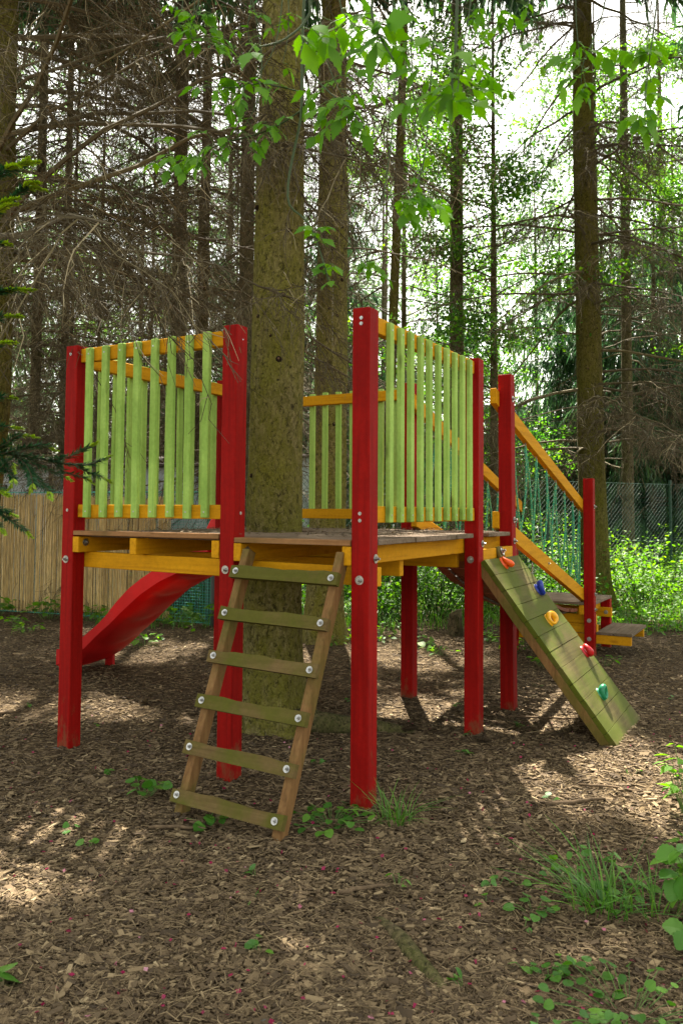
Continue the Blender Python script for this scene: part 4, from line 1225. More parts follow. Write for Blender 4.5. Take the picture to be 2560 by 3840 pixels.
for i, (r_, f_, w_, h, n, lab) in enumerate([
    (.55, 10.15, .75, 1.05, 1500, 'leafy green bush behind the red post under the platform'), (1.25, 10.6, .8, 1.25, 1600, 'taller dense bush between the two middle posts'), (-.25, 10.3, .5, .75, 900, 'low green bush right of the second mossy trunk'),
    (2.05, 11.0, .7, .95, 1200, 'bush seen through the rope side of the bridge'), (2.9, 11.2, .8, 1.1, 1400, 'leafy bush at the foot of the green-barked trunk'), (4.15, 11.4, .85, 1.25, 1700, 'bright bush right of the green-barked trunk by the fence'),
    (4.9, 12.4, .9, .9, 1500, 'sunlit low bush against the chain-link fence'), (5.8, 12.0, .9, .7, 1500, 'sunlit leafy bush at the right edge'), (3.6, 13.3, 1.0, 1.5, 1800, 'tall leafy bush behind the chain-link fence'),
    (5.4, 14.0, 1.1, 1.2, 1600, 'broad bush in the light behind the fence at right'), (1.0, 13.0, 1.0, 1.6, 1800, 'tall bush behind the fence in the middle'), (-.9, 12.2, .9, 1.4, 1500, 'bush behind the fence between the mossy trunks'),
    (2.3, 13.6, 1.0, 2.2, 2000, 'high sunlit bush behind the rope net'), (-1.75, 10.6, .5, .9, 900, 'bush just behind the green wire mesh panel'), (-2.2, 10.9, .5, 1.1, 900, 'second bush behind the green wire mesh panel nearer the reeds'), (6.6, 13.2, 1.0, 1.6, 1500, 'bush at the right edge in front of the dark spruce')]):
    bush(lab, r_, f_, w_, h, n, 500 + i, tint=(.0, .75) if i < 5 else (.2, 1))

mb = MB(); r = np.random.default_rng(601)
n = 36000; f_ = r.uniform(8.9, 19, n); rr_ = r.uniform(-.25, .62, n) * f_
edge = 9.35 + .28 * np.sin(rr_ * 1.7) + .35 * np.sin(rr_ * .6 + 1) - .55 * (rr_ > 2.8) + np.where(rr_ < -1.2, .4, 0)
k = r.random(n) < np.clip((f_ - edge) / 1.1, .02, 1); f_, rr_ = f_[k], rr_[k]; n = len(f_)
c = CAM[:2] + rr_[:, None] * RH + f_[:, None] * FH
hh = np.abs(r.normal(0, 1, n)) * .10 * np.clip((f_ - 9) / 2, .25, 1.3) + .01
p = np.concatenate([c, hh[:, None]], 1); D = unit(r.normal(0, 1, (n, 3)) * np.array([1, 1, .35])); U = unit(np.array([0, 0, 1.]) + r.normal(0, .4, (n, 3))); l = r.uniform(.035, .08, n)
leaves(mb, p, D, U, l, l * .7, r.uniform(.1, 1, n))
o = link('ground_cover', mb.mesh('ground_cover', M_UNDER)); tag(o, 'low green leafy ground cover beyond the mulch', 'ground cover', kind='stuff')
mb = MB(); n = 5200; f_ = r.uniform(9.2, 13, n); rr_ = r.uniform(-.3, .55, n) * f_; c = CAM[:2] + rr_[:, None] * RH + f_[:, None] * FH
b = np.concatenate([c, np.zeros((n, 1))], 1); a = r.uniform(0, 6.28, n); hd = np.stack([np.cos(a), np.sin(a), np.zeros(n)], 1); h_ = r.uniform(.12, .35, n); tt = np.linspace(0, 1, 4)
P = b[:, None] + hd[:, None] * (h_[:, None] * .6 * tt[None] ** 2)[..., None]; P[..., 2] += h_[:, None] * (tt - .35 * tt ** 2)[None]
ribbons(mb, P, np.array([[.004, .004, .003, .0005]]) * np.ones((n, 1)), np.stack([-hd[:, 1], hd[:, 0], hd[:, 2]], 1), tint=r.random(n))
o = link('tall_grass', mb.mesh('tall_grass', M_GRASS)); tag(o, 'thin grass growing among the bushes beyond the mulch', 'grass', kind='stuff')

# ------------------------------------------------------------------ reed fence, mesh panel, shed
FA, FB, FC = np.array([-10.2, 3.05]), np.array([-7.35, 3.90]), np.array([-4.83, 4.30]); FD = np.array([-4.22, 4.36])
rf = thing('reed_fence', 'yellow-brown reed screen fence tied to green wire mesh on the left', 'fence', (-6, 4.1, 0))
mb = MB(); r = np.random.default_rng(701)
pl = [FA, FB, FC]; sl = np.concatenate([[0], np.cumsum([np.linalg.norm(b - a) for a, b in zip(pl[:-1], pl[1:])])])


def on_line(s):
    return np.stack([np.interp(s, sl, [p[0] for p in pl]), np.interp(s, sl, [p[1] for p in pl])], 1)


n = 1900; s = np.sort(r.uniform(0, sl[-1], n)); xy = on_line(s) + r.normal(0, .006, (n, 2)); zt = 1.50 + .02 * np.sin(s * 2.3) + r.normal(0, .018, n); zb = .05 + .02 * np.sin(s * 1.7) + r.normal(0, .012, n)
K = 5; tt = np.linspace(0, 1, K); P = np.zeros((n, K, 3)); P[..., :2] = xy[:, None] + np.cumsum(r.normal(0, .003, (n, K, 2)), 1); P[..., 2] = zb[:, None] + (zt - zb)[:, None] * tt
tubes(mb, P, r.uniform(.0018, .0042, n)[:, None] * np.ones((1, K)), 5, tint=np.clip(r.normal(.5, .24, n), 0, 1))
M_REED, nt, bs, out = newmat('reed_cane')
a_ = nd(nt, 'ShaderNodeAttribute'); a_.attribute_name = 'tint'
c_ = ramp(nt, a_.outputs['Fac'], [(0, (.22, .14, .045)), (.3, (.52, .36, .13)), (.7, (.70, .50, .20)), (1, (.78, .63, .34))])
c_ = mix(nt, .7, c_, ramp(nt, noise(nt, coords(nt, (60, 60, 9)), 1, 4), [(.35, g(.45)), (.6, g(1.05))]), 'MULTIPLY')
nt.links.new(c_, bs.inputs['Base Color']); bs.inputs['Roughness'].default_value = .6
part('reed_panel', mb, M_REED, rf, True)
GWIRE = simple('green_plastic_wire', (.04, .30, .22), .5)
mb = MB()


def wire_grid(mb, A, B, z0, z1, step, rad):
    L = np.linalg.norm(B - A); k = int(L / step); s_ = np.linspace(0, 1, k)
    P = np.stack([np.concatenate([A + (B - A) * q, [z]]) for q in s_ for z in (z0, z1)]).reshape(k, 2, 3); tubes(mb, P, np.full((k, 2), rad), 3)
    kz = int((z1 - z0) / step); P = np.array([[[*A, z], [*B, z]] for z in np.linspace(z0, z1, kz)]); tubes(mb, P, np.full((kz, 2), rad), 3)


nrm = np.array([-.15, .99]) * .02
wire_grid(mb, FA + nrm, FB + nrm, .0, 1.57, .04, .0018); wire_grid(mb, FB + nrm, FC + nrm, .0, 1.56, .04, .0018); wire_grid(mb, FC + nrm, FD, .0, 1.55, .034, .0022)
for z in (1.555, .02):
    tubes(mb, np.array([[[*FA, z], [*FB, z], [*FC, z], [*FD, z]]]), np.full((1, 4), .006), 4)
part('wire_mesh', mb, GWIRE, rf)
mb = MB(); tubes(mb, np.array([[[*FD, -.2], [*FD, 1.7]]]), np.full((1, 2), .028), 10, cap=True); part('fence_post', mb, simple('dark_post', (.03, .035, .03), .6), rf)
mb = MB(); tubes(mb, np.array([[[*(FB + nrm * 2), -.2], [*(FB + nrm * 2), 1.66]]]), np.full((1, 2), .03), 10, cap=True); part('fence_post', mb, bpy.data.materials['dark_post'], rf)

sh = thing('shed', 'low grey metal shed with a dark debris-covered roof behind the reed fence', 'shed', (-7, 6, 0))
SA, SB = np.array([-12.2, 4.1]), np.array([-4.9, 5.65]); dS = unit(SB - SA); nS = np.array([dS[1], -dS[0]]); LS = np.linalg.norm(SB - SA)
s = np.arange(0, LS, .05); off = np.where((np.arange(len(s)) % 6) < 1, .022, 0) + .002 * np.sin(s * 31)
mb = MB(); v = []
for q_, o_ in zip(s, off):
    p = SA + dS * q_ + nS * o_
    v += [(p[0], p[1], -.05), (p[0], p[1], 1.93)]
mb.add(v, [(2 * i, 2 * i + 2, 2 * i + 3, 2 * i + 1) for i in range(len(s) - 1)])
p0, p1 = SB, SB - nS * 3
mb.add([(p0[0], p0[1], -.05), (p1[0], p1[1], -.05), (p1[0], p1[1], 2.25), (p0[0], p0[1], 1.93)], [(0, 1, 2, 3)])
part('wall', mb, simple('grey_sheet_metal', (.50, .53, .54), .55, .0, var=.35, vscale=3), sh)
mb = MB(); a = SA + nS * .16 - dS * .1; b = SB + nS * .16 + dS * .12; c = b - nS * 3.3; d = a - nS * 3.3
hexa(mb, [(a[0], a[1], 1.95), (a[0], a[1], 1.985), (d[0], d[1], 2.30), (d[0], d[1], 2.335), (b[0], b[1], 1.93), (b[0], b[1], 1.965), (c[0], c[1], 2.28), (c[0], c[1], 2.315)])
rfm = part('roof', mb, simple('rusty_roof', (.075, .055, .04), .9, var=.6, vscale=9), sh)
mb = MB(); r = np.random.default_rng(711); n = 2500; q_ = r.uniform(0, LS, n); w_ = r.uniform(0, 1.2, n); c = SA + nS * .15 + dS * q_[:, None] - nS * w_[:, None]
rhombs(mb, np.concatenate([c, (1.975 + w_ * .105)[:, None]], 1), rdir(n, .5), rdir(n), r.uniform(.03, .1, n), r.uniform(.01, .03, n), r.random(n) * .6); pr = part('roof_litter', mb, M_CHIP, rfm); pr['kind'] = 'stuff'
for q_ in (LS - 1.55, LS - 2.9):
    mb = MB(); p = SA + dS * q_ + nS * .03; obox(mb, (p[0], p[1], -.05), (p[0], p[1], 1.93), (*dS, 0), .06, .03); part('door_frame', mb, simple('rust_brown', (.09, .045, .025), .8) if 'rust_brown' not in bpy.data.materials else bpy.data.materials['rust_brown'], sh)

# chain-link fence
cf = thing('chain_link_fence', 'green chain-link wire fence running behind the bushes to the right', 'fence', (0, 8, 0))
GA = np.array(at(-1.55, 9.62)); GB = np.array(at(7.9, 14.6)); dG = unit(GB - GA); LG = np.linalg.norm(GB - GA); HT = 1.75
mb = MB(); stp = .075; ss = np.arange(-HT, LG, stp)
for sg in (1, -1):
    P = []
    for s in ss:
        a0, b0 = max(0, s), min(LG, s + HT)
        if b0 <= a0: continue
        za, zb = (a0 - s), (b0 - s)
        if sg < 0: za, zb = HT - za, HT - zb
        A = GA + dG * a0; B = GA + dG * b0
        P.append([(A[0], A[1], za + .05), (B[0], B[1], zb + .05)])
    tubes(mb, np.array(P), np.full((len(P), 2), .0024), 3)
tubes(mb, np.array([[(*GA, HT + .05), (*GB, HT + .05)], [(*GA, .9), (*GB, .9)]]), np.full((2, 2), .003), 4)
part('wire_netting', mb, simple('green_wire', (.02, .07, .045), .6), cf)
for s in np.arange(0, LG, 2.6):
    p = GA + dG * s + np.array([-.03, .03]); mb = MB(); tubes(mb, np.array([[(*p, -.2), (*p, HT + .12)]]), np.full((1, 2), .024), 10, cap=True); part('fence_post', mb, simple('green_post', (.02, .07, .05), .5) if 'green_post' not in bpy.data.materials else bpy.data.materials['green_post'], cf)

# nest box on the thin trunk at the left
x, y = at(-4.62, 12.33)
nbx = thing('nest_box', 'small weathered wooden bird box fixed on the thin left trunk', 'nest box', (x, y, 2.2))
M_OLDW = wood('old_grey_wood', [(.06, .045, .03), (.10, .075, .05), (.14, .11, .08)], 'x', .9)
e1, e2 = np.array([*RH, 0]), np.array([*FH, 0]); o_ = np.array([x, y, 2.2])


def lbox(a0, a1, b0, b1, c0, c1):
    return [o_ + e1 * a + e2 * b + np.array([0, 0, c]) for a in (a0, a1) for b in (b0, b1) for c in (c0, c1)]


mb = MB(); hexa(mb, lbox(-.17, .17, -.13, .05, 0, .17)); part('box', mb, M_OLDW, nbx, bevel=.006)
mb = MB(); hexa(mb, lbox(-.23, .23, -.20, .08, .175, .20)); part('roof', mb, M_OLDW, nbx, bevel=.006)
mb = MB(); hexa(mb, lbox(-.21, .21, -.18, .06, -.025, -.002)); part('floor_board', mb, M_OLDW, nbx, bevel=.006)
mb = MB(); tubes(mb, np.array([[o_ + e2 * -.129 + [0, 0, .09], o_ + e2 * -.134 + [0, 0, .09]]]), np.full((1, 2), .025), 12, cap=True); part('entrance_dark_disc', mb, simple('hole_shade', (.01, .008, .006), .9), nbx)  # solid dark disc painted for the shade inside an entrance hole

# stump logs behind the platform
B_LOG = barkmat('log_bark', (.05, .038, .022), (.11, .08, .05), (.08, .085, .02), .5, 30, .7)
for (r_, f_, rad, h, lab) in ((1.24, 8.95, .075, .25, 'short cut log standing behind the middle red posts'), (1.42, 8.86, .085, .22, 'second cut log with flat top beside the taller log')):
    x, y = at(r_, f_); mb = MB(); r = np.random.default_rng(int(h * 1000)); S = 18; an = np.arange(S) / S * 2 * np.pi; v = []
    prof = 1 + .08 * np.sin(3 * an + 1) + .05 * r.normal(size=S)
    for z, k in ((-.05, 1.15), (.06, 1.02), (h * .6, .97), (h, .95), (h + .004, .9), (h + .005, .4)):
        v += [(x + rad * k * prof[j] * math.cos(an[j]), y + rad * k * prof[j] * math.sin(an[j]), z + (.03 * math.cos(an[j]) if z > h * .9 else 0)) for j in range(S)]
    mb.add(v, [(i * S + j, i * S + (j + 1) % S, (i + 1) * S + (j + 1) % S, (i + 1) * S + j) for i in range(5) for j in range(S)], [(5 * S, 5 * S + j, 5 * S + j + 1) for j in range(1, S - 1)])
    o = link('cut_log', mb.mesh('cut_log', B_LOG, True)); tag(o, lab, 'log', 'cut logs behind the posts')

# ------------------------------------------------------------------ near plants
def fan_leaf(outline, fold=.12, droop=.18):
    """Leaf outline of half points (x along the midrib 0..1, half width) -> verts, tris with a raised fold."""
    o = np.array(outline, float)
    n = len(o); v = [(x, 0, -droop * x * x) for x, _ in o] + [(x, w_, -droop * x * x + fold * abs(w_)) for x, w_ in o] + [(x, -w_, -droop * x * x + fold * abs(w_)) for x, w_ in o]
    t = []
    for i in range(n - 1):
        t += [(i, i + 1, n + i + 1), (i, n + i + 1, n + i), (i, 2 * n + i + 1, i + 1), (i, 2 * n + i, 2 * n + i + 1)]
    return np.array(v), np.array(t)


ASH = fan_leaf([(0, 0), (.10, .09), (.24, .20), (.34, .27), (.42, .24), (.50, .34), (.56, .20), (.68, .22), (.74, .12), (.86, .09), (1.0, 0)])
GEUM = fan_leaf([(0, .02), (-.06, .22), (.06, .40), (.16, .40), (.24, .52), (.36, .50), (.44, .56), (.56, .48), (.64, .48), (.72, .36), (.80, .34), (.88, .20), (.94, .16), (1.0, .0)], .1, .22)
ROUND = fan_leaf([(.0, .0), (-.12, .22), (-.05, .40), (.10, .50), (.22, .49), (.34, .54), (.46, .48), (.60, .46), (.74, .34), (.86, .22), (1.0, .0)], .10, .12)


def put_leaves(mb, tmpl, B, D, Nn, L, tint, wd=1.0):
    B = np.asarray(B, float); n = len(B)
    if n == 0: return
    D = unit(D); S_ = unit(np.cross(Nn, D)); U = np.cross(D, S_); V0, T0 = tmpl; L = np.asarray(L, float)
    V = B[:, None] + L[:, None, None] * (D[:, None] * V0[None, :, 0:1] + S_[:, None] * V0[None, :, 1:2] * wd + U[:, None] * V0[None, :, 2:3])
    m = len(V0); mb.add(V.reshape(-1, 3), None, (T0[None] + (np.arange(n) * m)[:, None, None]).reshape(-1, 3), tint=np.repeat(tint, m))


def site(r_, f_, z):
    return np.array([*at(r_, f_), z])


def spline(pts, K=24):
    p = np.array(pts, float); t = np.linspace(0, len(p) - 1, K); o = []
    for u in t:
        i = min(int(u), len(p) - 2); f = u - i; a, b, c, d = p[max(i - 1, 0)], p[i], p[i + 1], p[min(i + 2, len(p) - 1)]
        o.append(.5 * (2 * b + (c - a) * f + (2 * a - 5 * b + 4 * c - d) * f * f + (3 * b - a - 3 * c + d) * f ** 3))
    return np.array(o)


